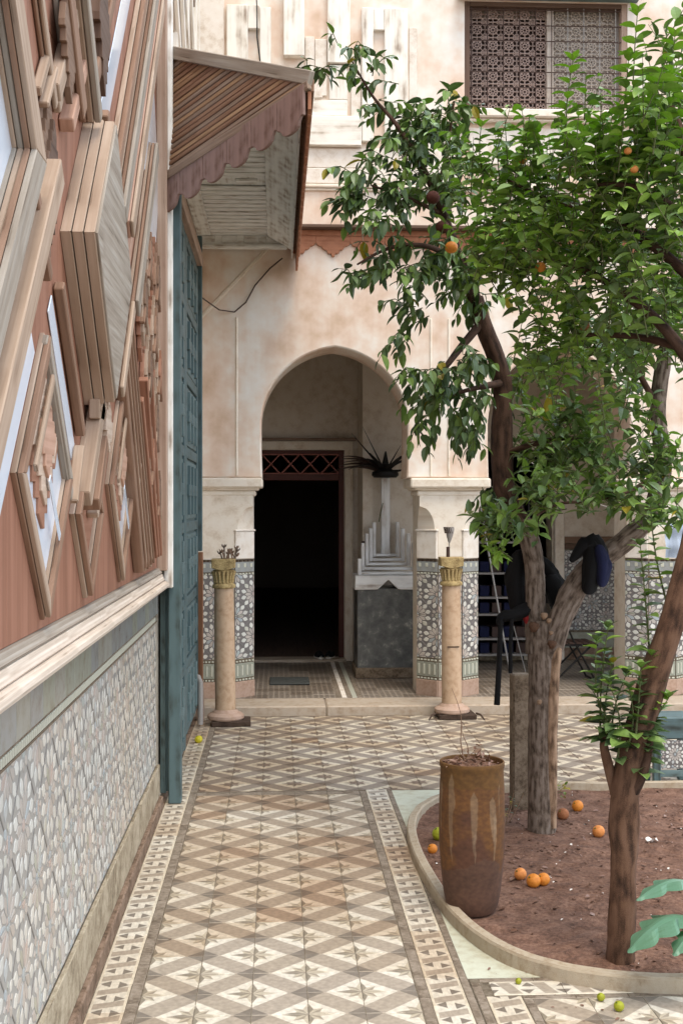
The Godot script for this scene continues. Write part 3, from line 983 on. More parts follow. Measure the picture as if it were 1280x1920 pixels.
func cladding() -> void:
	var c := thing("wood_cladding", "tall carved wooden relief of diamonds, stepped blocks and slanting boards on the left wall", "panelling", "", v(WX, 1.41, 5.0))
	var o := -c.position
	var u := 1.5
	while u < 7.5:
		var l := minf(0.62, 7.53 - u)
		for r in 2:
			piece("panel", Vector3(0.012, 1.83, l - 0.002), o + v(WX - 0.006, 1.41 + 0.917 + 1.834 * r, u + l * 0.5), M.panel_red, c, 0.001)
		u += 0.62
	# grain of the plywood runs upwards
	# weathered boards, lists alike; loose falling ones darker, underside shade put into colour
	var P := [M.wood_weathered, M.wood_tan]
	var PB := [M.wood_weathered, M.wood_tan, M.wood_grey]
	var B := [M.wood_tan, M.wood_weathered]
	var D := [M.wood_tan, M.wood_weathered, M.wood_grey]
	# recessed mirror-white diamonds framed by deep stacked rings
	diamond(c, "white_inlay", 2.86, 2.72, 0.60, 0.001, 0.005, M.mirror_white)
	ring(c, 2.86, 2.72, 0.72, 0.55, 0.002, 0.072, 4, PB, D)
	board(c, "board", 2.72, 1.70, 3.80, 2.76, 0.085, 0.030, 0.075, M.wood_weathered)
	board(c, "board", 2.70, 1.74, 3.66, 2.70, 0.07, 0.002, 0.030, M.wood_weathered)
	board(c, "white_inlay", 2.90, 1.51, 3.67, 2.28, 0.17, 0.001, 0.005, M.mirror_white)
	# lower row of diamonds, points resting just above the rail
	for e in [3.83, 5.68]:
		ring(c, e, 1.865, 0.425, 0.355, 0.001, 0.036, 2, P, D)
		diamond(c, "white_inlay", e, 1.865, 0.36, 0.001, 0.005, M.mirror_white)
		stepped(c, e - 0.02, 1.96, 0.25, 5, 0.005, 0.014, M.wood_red)
		stepped(c, e - 0.02, 1.97, 0.19, 4, 0.014, 0.022, M.wood_pale)
		stepped(c, e - 0.02, 1.98, 0.12, 3, 0.022, 0.032, M.wood_red_light)
		board(c, "board", e - 0.26, 1.88, e + 0.02, 2.16, 0.03, 0.030, 0.042, M.wood_weathered)
		board(c, "white_inlay", e - 0.02, 1.86, e + 0.16, 1.68, 0.03, 0.030, 0.034, M.mirror_white)
		board(c, "board", e - 0.02, 2.27, e + 0.44, 1.81, 0.045, 0.008, 0.028, M.wood_grey)
		board(c, "white_inlay", e + 0.14, 2.40, e + 0.58, 1.96, 0.085, 0.002, 0.007, M.mirror_white)
		board(c, "board", e + 0.22, 2.47, e + 0.66, 2.03, 0.04, 0.004, 0.036, M.wood_tan)
		board(c, "board", e + 0.44, 1.79, e + 0.58, 1.98, 0.022, 0.01, 0.045, M.wood_weathered)
	for e in [4.66]:
		ring(c, e, 1.75, 0.305, 0.25, 0.001, 0.042, 2, P, B)
		diamond(c, "panel", e, 1.75, 0.26, 0.001, 0.006, M.wood_red)
		board(c, "board", e - 0.20, 1.80, e + 0.16, 2.16, 0.07, 0.006, 0.060, M.wood_weathered)
		board(c, "board", e - 0.08, 1.78, e + 0.14, 2.02, 0.06, 0.006, 0.074, M.wood_tan)
		board(c, "board", e + 0.06, 1.74, e + 0.24, 1.96, 0.03, 0.006, 0.050, M.wood_weathered)
		board(c, "board", e + 0.02, 2.13, e + 0.34, 2.13, 0.075, 0.02, 0.060, M.wood_weathered)
		stepped(c, e + 0.25, 2.08, 0.10, 2, 0.02, 0.066, M.wood_pale)
	# the deep box that stands out most
	ring(c, 4.70, 2.665, 0.52, 0.02, 0.002, 0.038, 1, [M.wood_weathered], [M.wood_weathered])
	ring(c, 4.70, 2.665, 0.516, 0.10, 0.040, 0.076, 1, [M.wood_weathered], [M.wood_weathered])
	ring(c, 4.70, 2.665, 0.511, 0.10, 0.078, 0.114, 1, [M.wood_weathered], [M.wood_weathered])
	diamond(c, "face_panel", 4.70, 2.665, 0.498, 0.112, 0.120, M.wood_grey)
	board(c, "board", 4.80, 2.20, 5.18, 2.58, 0.055, 0.119, 0.134, M.wood_weathered)
	board(c, "board", 5.26, 2.66, 4.74, 3.22, 0.05, 0.002, 0.085, M.wood_tan)
	# between the boxes: stepped brown columns
	for e in [3.86]:
		stepped(c, e, 2.76, 0.30, 5, 0.002, 0.014, M.wood_brown, 0.7)
		stepped(c, e, 2.76, 0.24, 5, 0.014, 0.026, M.wood_brown, 0.65)
		stepped(c, e + 0.01, 2.76, 0.17, 4, 0.026, 0.038, M.wood_dark, 0.65)
		board(c, "board", e - 0.16, 2.96, e + 0.0, 3.12, 0.03, 0.004, 0.030, M.wood_weathered)
		board(c, "board", e - 0.10, 2.94, e + 0.06, 3.10, 0.02, 0.010, 0.040, M.wood_weathered)
		board(c, "board", e - 0.40, 2.72, e - 0.10, 2.44, 0.04, 0.002, 0.05, M.wood_tan)
		board(c, "board", e - 0.2, 2.44, e - 0.34, 2.78, 0.03, 0.002, 0.045, M.wood_grey)
	# long slanting runs across the upper part
	stack(c, 2.30, 4.62, 3.42, 3.50, 0.10, 0.002, 0.05, 3, B)
	stack(c, 2.60, 4.38, 3.96, 3.00, 0.05, 0.002, 0.034, 2, [M.wood_tan, M.wood_weathered])
	stack(c, 3.10, 4.38, 4.36, 3.10, 0.10, 0.002, 0.062, 3, [M.wood_grey, M.wood_tan, M.wood_tan])
	stack(c, 3.50, 4.30, 4.62, 3.16, 0.07, 0.002, 0.080, 3, D)
	stepped(c, 4.12, 3.28, 0.22, 5, 0.03, 0.05, M.wood_brown, 0.6)
	board(c, "board", 3.96, 3.04, 4.40, 3.48, 0.06, 0.002, 0.040, M.wood_weathered)
	board(c, "board", 4.04, 3.02, 4.46, 3.44, 0.04, 0.002, 0.026, M.wood_weathered)
	board(c, "board", 4.16, 3.00, 4.50, 3.34, 0.05, 0.002, 0.05, M.wood_red_light)
	stepped(c, 4.92, 3.60, 0.26, 4, 0.004, 0.05, M.wood_dark, 0.6)
	stepped(c, 4.70, 3.32, 0.18, 4, 0.004, 0.04, M.wood_brown, 0.6)
	stack(c, 4.72, 3.30, 6.14, 4.72, 0.07, 0.002, 0.045, 2, P)
	board(c, "white_inlay", 5.08, 3.22, 6.62, 4.76, 0.15, 0.001, 0.006, M.mirror_white)
	stack(c, 5.28, 3.10, 6.95, 4.80, 0.06, 0.002, 0.055, 2, P)
	board(c, "panel", 5.42, 3.10, 7.00, 4.70, 0.12, 0.001, 0.012, M.wood_red_light)
	stack(c, 5.52, 3.02, 7.20, 4.74, 0.09, 0.002, 0.062, 3, PB)
	stack(c, 5.72, 3.00, 7.30, 4.62, 0.10, 0.002, 0.072, 4, [M.wood_weathered, M.wood_weathered, M.wood_red_light])
	board(c, "panel", 5.80, 2.84, 6.55, 3.60, 0.12, 0.001, 0.03, M.wood_red_light)
	diamond(c, "white_inlay", 7.2, 3.62, 0.42, 0.001, 0.006, M.mirror_white, 0.75)
	stack(c, 6.05, 2.70, 7.05, 3.72, 0.10, 0.002, 0.060, 3, PB)
	# dark stacked runs falling to the rail on the right
	for i in 4:
		board(c, "board", 5.10 + 0.13 * i, 2.92 + 0.05 * i, 6.32 + 0.20 * i, 1.47, 0.075, 0.002, 0.050 - 0.006 * i, B[i % 2])
		board(c, "board", 5.17 + 0.13 * i, 2.92 + 0.05 * i, 6.39 + 0.20 * i, 1.47, 0.022, 0.002, 0.058 - 0.006 * i, M.wood_tan)
	for i in 3:
		board(c, "board", 6.30 + 0.22 * i, 2.30 + 0.12 * i, 7.05 + 0.14 * i, 1.50, 0.04, 0.002, 0.050, M.wood_red)
	for e in [[6.50, 2.78, 0.22], [6.74, 2.46, 0.24], [7.04, 2.70, 0.2], [7.1, 2.2, 0.26], [6.9, 1.98, 0.2], [7.24, 1.82, 0.2], [7.2, 3.0, 0.22], [7.3, 2.5, 0.2], [6.75, 3.05, 0.2]]:
		stepped(c, e[0], e[1], e[2] * 1.25, 4, 0.004, 0.024, M.wood_red, 0.6)
		stepped(c, e[0] - 0.02, e[1] + 0.02, e[2], 3, 0.024, 0.038, P[rng.randi() % 2], 0.55)
		stepped(c, e[0] - 0.02, e[1] + 0.03, e[2] * 0.62, 2, 0.038, 0.050, [M.wood_tan, M.wood_brown, M.wood_red][rng.randi() % 3], 0.5)
		board(c, "board", e[0] - 0.12, e[1] - 0.1, e[0] + 0.02, e[1] + 0.08, 0.02, 0.02, 0.05, P[rng.randi() % 2])
		board(c, "board", e[0] - 0.02, e[1] + 0.06, e[0] + 0.14, e[1] - 0.12, 0.02, 0.02, 0.044, B[rng.randi() % 2])
	# end posts
	piece("end_post", Vector3(0.062, 3.75, 0.07), o + v(-0.672, 1.41 + 1.86, 7.575), M.wood_pink, c, 0.006)
	piece("end_post", Vector3(0.055, 3.80, 0.04), o + v(-0.640, 1.29 + 1.9, 7.625), M.soffit_white, c, 0.006)


func door() -> void:
	var t := thing("courtyard_door", "tall teal panelled wooden door in the left wall under the canopy", "door", "", v(-0.66, 0, 9.2))
	var o := -t.position
	piece("door_post", Vector3(0.075, 3.74, 0.10), o + v(-0.607, 1.87, 7.70), M.teal_paint, t, 0.006)
	piece("door_post", Vector3(0.05, 2.60, 0.07), o + v(-0.64, 2.70, 10.64), M.teal_paint, t, 0.005)
	piece("door_post", Vector3(0.05, 1.12, 0.07), o + v(-0.635, 0.83, 10.645), mat("wood_orange", g(0.66, 0.48, 0.36), 0.75, M.wood_red.albedo_texture, 1.0), t, 0.005)
	piece("door_post", Vector3(0.06, 0.27, 0.08), o + v(-0.632, 0.135, 10.64), M.plinth_pink, t, 0.008)
	piece("lintel", Vector3(0.06, 0.10, 2.95), o + v(-0.64, 3.80, 9.2), M.wood_pink, t, 0.006)
	for L in [[7.76, 9.16], [9.165, 10.60]]:
		var d0: float = L[0]
		var d1: float = L[1]
		var dm := (d0 + d1) * 0.5
		var y0 := 0.03 if d0 < 9.0 else 0.12
		var leaf := piece("door_leaf", Vector3(0.035, 3.72 - y0, d1 - d0 - 0.006), o + v(-0.685, (3.74 + y0) * 0.5, dm), M.teal_worn, t, 0.004)
		var lo := -leaf.position + o
		for e in [d0 + 0.06, d1 - 0.06]:
			piece("stile", Vector3(0.022, 3.70 - y0, 0.11), lo + v(-0.657, (3.74 + y0) * 0.5, e), M.teal_paint, leaf, 0.004)
		var ys := [0.10, 0.62, 1.08, 1.62, 2.16, 2.70, 3.22, 3.70]
		for y in ys:
			piece("cross_rail", Vector3(0.020, 0.075, d1 - d0 - 0.24), lo + v(-0.658, maxf(y, y0 + 0.04), dm), M.teal_paint, leaf, 0.004)
		for i in ys.size() - 1:
			var ym: float = (ys[i] + ys[i + 1]) * 0.5
			var hh: float = ys[i + 1] - ys[i] - 0.11
			piece("raised_panel", Vector3(0.014, hh, d1 - d0 - 0.30), lo + v(-0.662, ym, dm), M.teal_worn, leaf, 0.008)
			for s in [-1.0, 0.0, 1.0]:
				var b := MB.new()
				b.prism(Transform3D.IDENTITY, ar([-0.13, 0, -0.13, -0.04, -0.05, -0.04, -0.05, -hh * 0.42, 0.05, -hh * 0.42, 0.05, -0.04, 0.13, -0.04, 0.13, 0.04, 0.05, 0.04, 0.05, hh * 0.42, -0.05, hh * 0.42, -0.05, 0.04, -0.13, 0.04]), 0.022, 0.003, false)
				obj("stepped_ornament", b.done(), M.teal_paint if i % 2 else M.teal_worn, leaf, Transform3D(Basis(Vector3(0, 0, -1), Vector3.UP, Vector3.RIGHT), lo + v(-0.656, ym, dm + s * 0.36)))
	var pipe := MB.new()
	pipe.tube([v(-0.612, 0.02, 10.30), v(-0.612, 0.36, 10.30), v(-0.63, 0.40, 10.32), v(-0.668, 0.41, 10.34)], [0.022, 0.022, 0.021, 0.02], 12)
	tag(obj("drain_pipe", pipe.done(), M.zinc, self), "short grey drain pipe standing at the foot of the teal door", "pipe")


func canopy() -> void:
	var t := thing("door_canopy", "faceted wooden canopy with slatted end and scalloped red fringe over the teal door", "canopy", "", v(-0.7, 4.0, 9.0))
	var o := -t.position
	var A := v(-0.69, 4.50, 7.76)
	var B := v(-0.69, 3.70, 7.66)
	var C := v(0.152, 4.00, 6.75)
	# slats parallel to the lower edge B-C
	var along := (C - B).normalized()
	var nrm := (C - B).cross(A - B).normalized()
	if nrm.z < 0: nrm = -nrm
	var upv := nrm.cross(along).normalized()
	if upv.dot(A - B) < 0: upv = -upv
	var ha := (A - B).dot(upv)
	var n := 26
	var cols := [M.slat_red, M.slat_tan, M.slat_tan, M.slat_red, M.slat_grey]
	var back := MB.new()
	var tb := Transform3D(Basis(along, upv, along.cross(upv)), o + B - nrm * 0.03)
	var al := (A - B).dot(along)
	back.prism(tb, ar([0, 0, (C - B).length(), 0, al, ha]), 0.012)
	obj("slat_backing", back.done(), M.slat_red, t)
	for i in n:
		var h0 := ha * (i + 0.04) / n
		var h1 := ha * (i + 0.90) / n
		var f0 := h0 / ha
		var f1 := h1 / ha
		var L := (C - B).length()
		var b := MB.new()
		var fl := b
		var q := ar([al * f0, h0, L + (al - L) * f0, h0, L + (al - L) * f1, h1, al * f1, h1])
		b.prism(Transform3D.IDENTITY, q, 0.016 + rng.randf_range(0, 0.006), 0.004, false)
		obj("slat", b.done(), cols[rng.randi() % 5], t, Transform3D(tb.basis, tb.origin + nrm * 0.012))
	# edge boards
	var e1 := MB.new()
	edge(e1, A + Vector3(-0.01, 0.015, 0), C + Vector3(0.03, 0.02, 0.02), 0.075, 0.035, Vector3.UP)
	obj("top_edge_board", e1.done(), M.wood_grey, t, Transform3D(Basis.IDENTITY, o))
	var e2 := MB.new()
	edge(e2, B + Vector3(-0.01, 0.0, 0.01), C + Vector3(0.02, -0.012, 0.015), 0.05, 0.030, Vector3.UP)
	obj("lower_edge_board", e2.done(), M.slat_grey, t, Transform3D(Basis.IDENTITY, o))
	piece("wall_post", Vector3(0.06, 0.95, 0.08), o + v(-0.675, 4.10, 7.70), M.wood_brown, t, 0.005)
	# scalloped fringe boards along B-C, then along the eave
	fringe(t, o, B + Vector3(0, 0.0, 0.0), C, 6, 0.20, M.fringe_red)
	var C2 := v(0.152, 4.00, 11.27)
	fringe(t, o, C + Vector3(0.012, 0, 0), C2 + Vector3(0.012, 0, 0), 22, 0.17, M.fringe_orange)
	var e3 := MB.new()
	edge(e3, C + Vector3(0.03, -0.01, 0.0), C2 + Vector3(0.03, -0.01, 0), 0.07, 0.03, Vector3.UP)
	obj("eave_board", e3.done(), M.slat_red, t, Transform3D(Basis.IDENTITY, o))
	# soffit and roof
	var rf := MB.new()
	rf.face([o + A + Vector3(0, 0.01, 0), o + C + Vector3(0.03, 0.03, 0), o + C2 + Vector3(0.03, 0.03, 0), o + v(-0.69, 4.52, 11.27)], Vector3(0.4, 0.9, 0).normalized(), [Vector2(0, 0), Vector2(1, 0), Vector2(1, 4), Vector2(0, 4)])
	rf.face([o + A + Vector3(0, -0.01, 0), o + C + Vector3(0.03, 0.01, 0), o + C2 + Vector3(0.03, 0.01, 0), o + v(-0.69, 4.50, 11.27)], Vector3(-0.4, -0.9, 0).normalized(), [Vector2(0, 0), Vector2(1, 0), Vector2(1, 4), Vector2(0, 4)])
	obj("roof_deck", rf.done(), M.slat_red, t)
	var sy := 4.14
	piece("soffit_slope", Vector3(0.25, 0.012, 4.17), o + v(0.030, 4.072, 9.145), M.soffit_white, t, 0.002, Basis(Vector3(0, 0, 1), -0.5092))
	piece("eave_lining", Vector3(0.012, 0.09, 4.3), o + v(0.132, 3.985, 9.09), M.soffit_white, t, 0.003)
	piece("soffit_board", Vector3(0.66, 0.02, 0.5), o + v(-0.33, sy + 0.006, 7.98), M.soffit_white, t, 0.003)
	piece("soffit_board", Vector3(0.12, 0.02, 3.4), o + v(-0.63, sy, 9.55), M.soffit_white, t, 0.003)
	piece("soffit_board", Vector3(0.60, 0.012, 3.4), o + v(-0.28, sy + 0.02, 9.55), M.soffit_white, t, 0.002)
	for i in 24:
		var d := 8.1 + 0.135 * i
		if i in [9, 10]: continue
		piece("soffit_slat", Vector3(0.58, 0.016, 0.124), o + v(-0.28, sy + 0.004, d), M.soffit_white, t, 0.005, Basis(Vector3.RIGHT, 0.07))
	for e in [[-0.52, 0.10], [-0.22, 0.16], [-0.02, 0.08]]:
		piece("soffit_ornament", Vector3(e[1], 0.016, 0.10), o + v(e[0], sy + 0.004, 9.385), M.soffit_white, t, 0.004)
	piece("wall_moulding", Vector3(0.78, 0.13, 0.05), o + v(-0.31, 4.09, 11.24), M.soffit_white, t, 0.006)
	piece("wall_moulding", Vector3(0.80, 0.03, 0.08), o + v(-0.31, 4.035, 11.225), M.soffit_white, t, 0.006)
	for i in 4:
		piece("moulding_block", Vector3(0.13, 0.055, 0.012), o + v(-0.60 + 0.19 * i, 4.10, 11.212), M.soffit_white, t, 0.003)


func edge(b: MB, p: Vector3, q: Vector3, h: float, th: float, up: Vector3) -> void:
	var ex := (q - p).normalized()
	var ez := ex.cross(up).normalized()
	var ey := ez.cross(ex)
	b.box(Transform3D(Basis(ex, ey, ez), (p + q) * 0.5), Vector3((q - p).length(), h, th), 0.005)


func fringe(t: Node3D, o: Vector3, p: Vector3, q: Vector3, n: int, h: float, m: Material) -> void:
	var flat := Vector3(q.x - p.x, 0, q.z - p.z)
	var ex := flat.normalized()
	var w := flat.length() / n
	var slope := (q.y - p.y) / flat.length()
	for i in n:
		var b := MB.new()
		var pts := PackedVector2Array()
		var hh := h * rng.randf_range(0.96, 1.04)
		pts.append(Vector2(0.002, 0))
		# a stepped ogee: shoulder, hollow, rounded tongue
		pts.append(Vector2(0.002, -hh * 0.76))
		pts.append(Vector2(w * 0.10, -hh * 0.77))
		pts.append(Vector2(w * 0.16, -hh * 0.83))
		for k in 9:
			var f := PI * k / 8.0
			pts.append(Vector2(w * 0.5 - cos(f) * w * 0.32, -hh * 0.84 - sin(f) * hh * 0.16 + slope * w * 0.5 * (1.0 - cos(f)) * 0.6))
		pts.append(Vector2(w * 0.84, -hh * 0.83 + slope * w * 0.8))
		pts.append(Vector2(w * 0.90, -hh * 0.77 + slope * w))
		pts.append(Vector2(w - 0.002, -hh * 0.76 + slope * w))
		pts.append(Vector2(w - 0.002, slope * w))
		for k in pts.size(): pts[k] = Vector2(-pts[k].y, pts[k].x)
		b.prism(Transform3D.IDENTITY, pts, 0.018, 0.002)
		var at := o + p + ex * (w * i) + Vector3(0, slope * w * i - 0.01, 0)
		var r := Basis(-Vector3.UP, ex, ex.cross(Vector3.UP))
		obj("fringe_board", b.done(), m, t, Transform3D(r * Basis(Vector3.BACK, rng.randf_range(-0.015, 0.015)), at))


# ---------- arcade ----------
const FD := 11.3
const CAP := 2.02

func arch_pts(cx: float, w: float, spring: float, top: float) -> PackedVector2Array:
	var r := PackedVector2Array()
	r.append(Vector2(cx - w + 0.008, CAP))
	r.append(Vector2(cx - w + 0.001, (CAP + spring) * 0.5))
	var n := 40
	var rise := top - spring
	for i in n + 1:
		var f := PI - PI * i / n
		var c := cos(f)
		r.append(Vector2(cx + w * c, spring + (rise - 0.035) * pow(sin(f), 0.96) + 0.035 * pow(1.0 - absf(c), 2.0)))
	r.append(Vector2(cx + w - 0.001, (CAP + spring) * 0.5))
	r.append(Vector2(cx + w - 0.008, CAP))
	return r


func pier(f: Node3D, o: Vector3, x0: float, x1: float, left_cut: bool, right_cut: bool) -> void:
	# square above, chamfered below, with scooped chamfer stops
	var d0 := 11.29
	var d1 := 11.84
	var cm := 0.165
	var lev := [[0.06, cm], [1.555, cm], [1.556, cm - 0.03]]
	for i in range(1, 11):
		var t := i / 10.0
		lev.append([1.556 + 0.215 * t, (cm - 0.03) * sqrt(maxf(0.0, 1.0 - t * t))])
	lev.append([1.91, 0.0])
	var b := MB.new()
	var rings := []
	for e in lev:
		var c: float = e[1]
		var y: float = e[0]
		var cl := c if left_cut else 0.0
		var cr := c if right_cut else 0.0
		rings.append([v(x0 + cl, y, d0), v(x1 - cr, y, d0), v(x1, y, d0 + cr), v(x1, y, d1), v(x0, y, d1), v(x0, y, d0 + cl)])
	for i in rings.size() - 1:
		for k in 6:
			var k2 := (k + 1) % 6
			var a: Vector3 = rings[i][k]
			var c: Vector3 = rings[i][k2]
			var e: Vector3 = rings[i + 1][k2]
			var g2: Vector3 = rings[i + 1][k]
			if (c - a).length() < 1e-4 and (e - g2).length() < 1e-4: continue
			var n := (c - a).cross(g2 - a)
			if n.length() < 1e-9: n = (e - c).cross(g2 - c)
			n = n.normalized()
			var mid := v((x0 + x1) * 0.5, a.y, (d0 + d1) * 0.5)
			if n.dot((a + e) * 0.5 - mid) < 0.0: n = -n
			var u0 := a.x - a.z
			var u1 := c.x - c.z
			b.face([o + a, o + c, o + e, o + g2], n, [Vector2(u0, a.y), Vector2(u1, c.y), Vector2(u1, e.y), Vector2(u0, g2.y)])
	obj("pier", b.done(), M.plaster_cream, f)
	# white lower plates under the stops, tile dado, painted base
	var faces := []
	if left_cut: faces.append([v(x0, 0, d0 + cm), v(x0 + cm, 0, d0)])
	if right_cut: faces.append([v(x1 - cm, 0, d0), v(x1, 0, d0 + cm)])
	for e in faces:
		var a: Vector3 = e[0]
		var c: Vector3 = e[1]
		var ex := (c - a).normalized()
		var out := ex.cross(Vector3.UP)
		var w := (c - a).length()
		dado(f, o + a, ex, out, w)
		var pb := MB.new()
		pb.box(Transform3D.IDENTITY, Vector3(w - 0.006, 0.245, 0.022), 0.006)
		obj("stop_plate", pb.done(), M.plaster_white, f, Transform3D(Basis(ex, Vector3.UP, out), o + (a + c) * 0.5 + out * 0.010 + Vector3(0, 1.425, 0)))
		var lb := MB.new()
		lb.box(Transform3D.IDENTITY, Vector3(w + 0.01, 0.016, 0.035), 0.004)
		obj("stop_ledge", lb.done(), M.plaster_white, f, Transform3D(Basis(ex, Vector3.UP, out), o + (a + c) * 0.5 + out * 0.012 + Vector3(0, 1.556, 0)))
	var l := x0 + (cm if left_cut else 0.0)
	var r := x1 - (cm if right_cut else 0.0)
	dado(f, o + v(l, 0, d0), Vector3.RIGHT, Vector3(0, 0, 1), r - l)


var pu := []
var ph := []
func dado(f: Node3D, a: Vector3, ex: Vector3, out: Vector3, w: float) -> void:
	if pu.is_empty():
		pu = [mosaic_unit(21, 0.0, false, Color(0.17, 0.16, 0.155)), mosaic_unit(22, 0.4, false, Color(0.17, 0.16, 0.155))]
		ph = [mosaic_unit(23, 0.0, true, Color(0.17, 0.16, 0.155)), mosaic_unit(24, 0.4, true, Color(0.17, 0.16, 0.155))]
	var bs := Basis(ex, Vector3.UP, out)
	var b := MB.new()
	b.box(Transform3D(Basis.IDENTITY, Vector3(w * 0.5, 0.68, 0.004)), Vector3(w - 0.002, 1.24, 0.008), 0.0)
	obj("tile_bed", b.done(), M.grout, f, Transform3D(bs, a))
	var nx := maxi(1, int(round(w / 0.2)))
	var tw := w / nx
	for i in nx:
		for k in 2:
			obj("tile", ph[rng.randi() % 2], M.glaze, f, Transform3D(bs * Basis.from_scale(Vector3((tw - 0.003) * 2.0, 0.377, 0.4)), a + ex * (tw * i + 0.0015) + out * 0.0085 + Vector3(0, 0.42 + 0.379 * k, 0)))
		var tb := MB.new()
		tb.box(Transform3D.IDENTITY, Vector3(tw - 0.004, 0.090, 0.008), 0.002)
		obj("tile", tb.done(), M.glaze_band_blue, f, Transform3D(bs, a + ex * (tw * (i + 0.5)) + out * 0.011 + Vector3(0, 1.232, 0)))
		var t2 := MB.new()
		t2.box(Transform3D.IDENTITY, Vector3(tw - 0.004, 0.13, 0.008), 0.002)
		obj("tile", t2.done(), M.glaze_band_green, f, Transform3D(bs, a + ex * (tw * (i + 0.5)) + out * 0.009 + Vector3(0, 0.318, 0)))
	for row in [[1.289, 0.016, 5, 0.6], [1.246, 0.035, 3, 0.35], [1.172, 0.014, 6, 0.6], [0.400, 0.014, 6, 0.6], [0.236, 0.014, 6, 0.6], [0.318, 0.09, 4, 0.3]]:
		var rb := MB.new()
		var n := int(row[2]) * nx
		for i in n:
			rb.box(Transform3D(Basis.IDENTITY, Vector3((i + 0.5) * w / n, row[0], 0.013)), Vector3(w / n * row[3], row[1], 0.010), 0.002)
		obj("border_bars", rb.done(), M.bar_pale if row[0] < 1.28 else M.slate_board, f, Transform3D(bs, a))
	var sb := MB.new()
	sb.box(Transform3D(Basis.IDENTITY, Vector3(w * 0.5, 0.15, 0.008)), Vector3(w + 0.008, 0.145, 0.02), 0.004)
	obj("base_band", sb.done(), M.plinth_pink, f, Transform3D(bs, a))


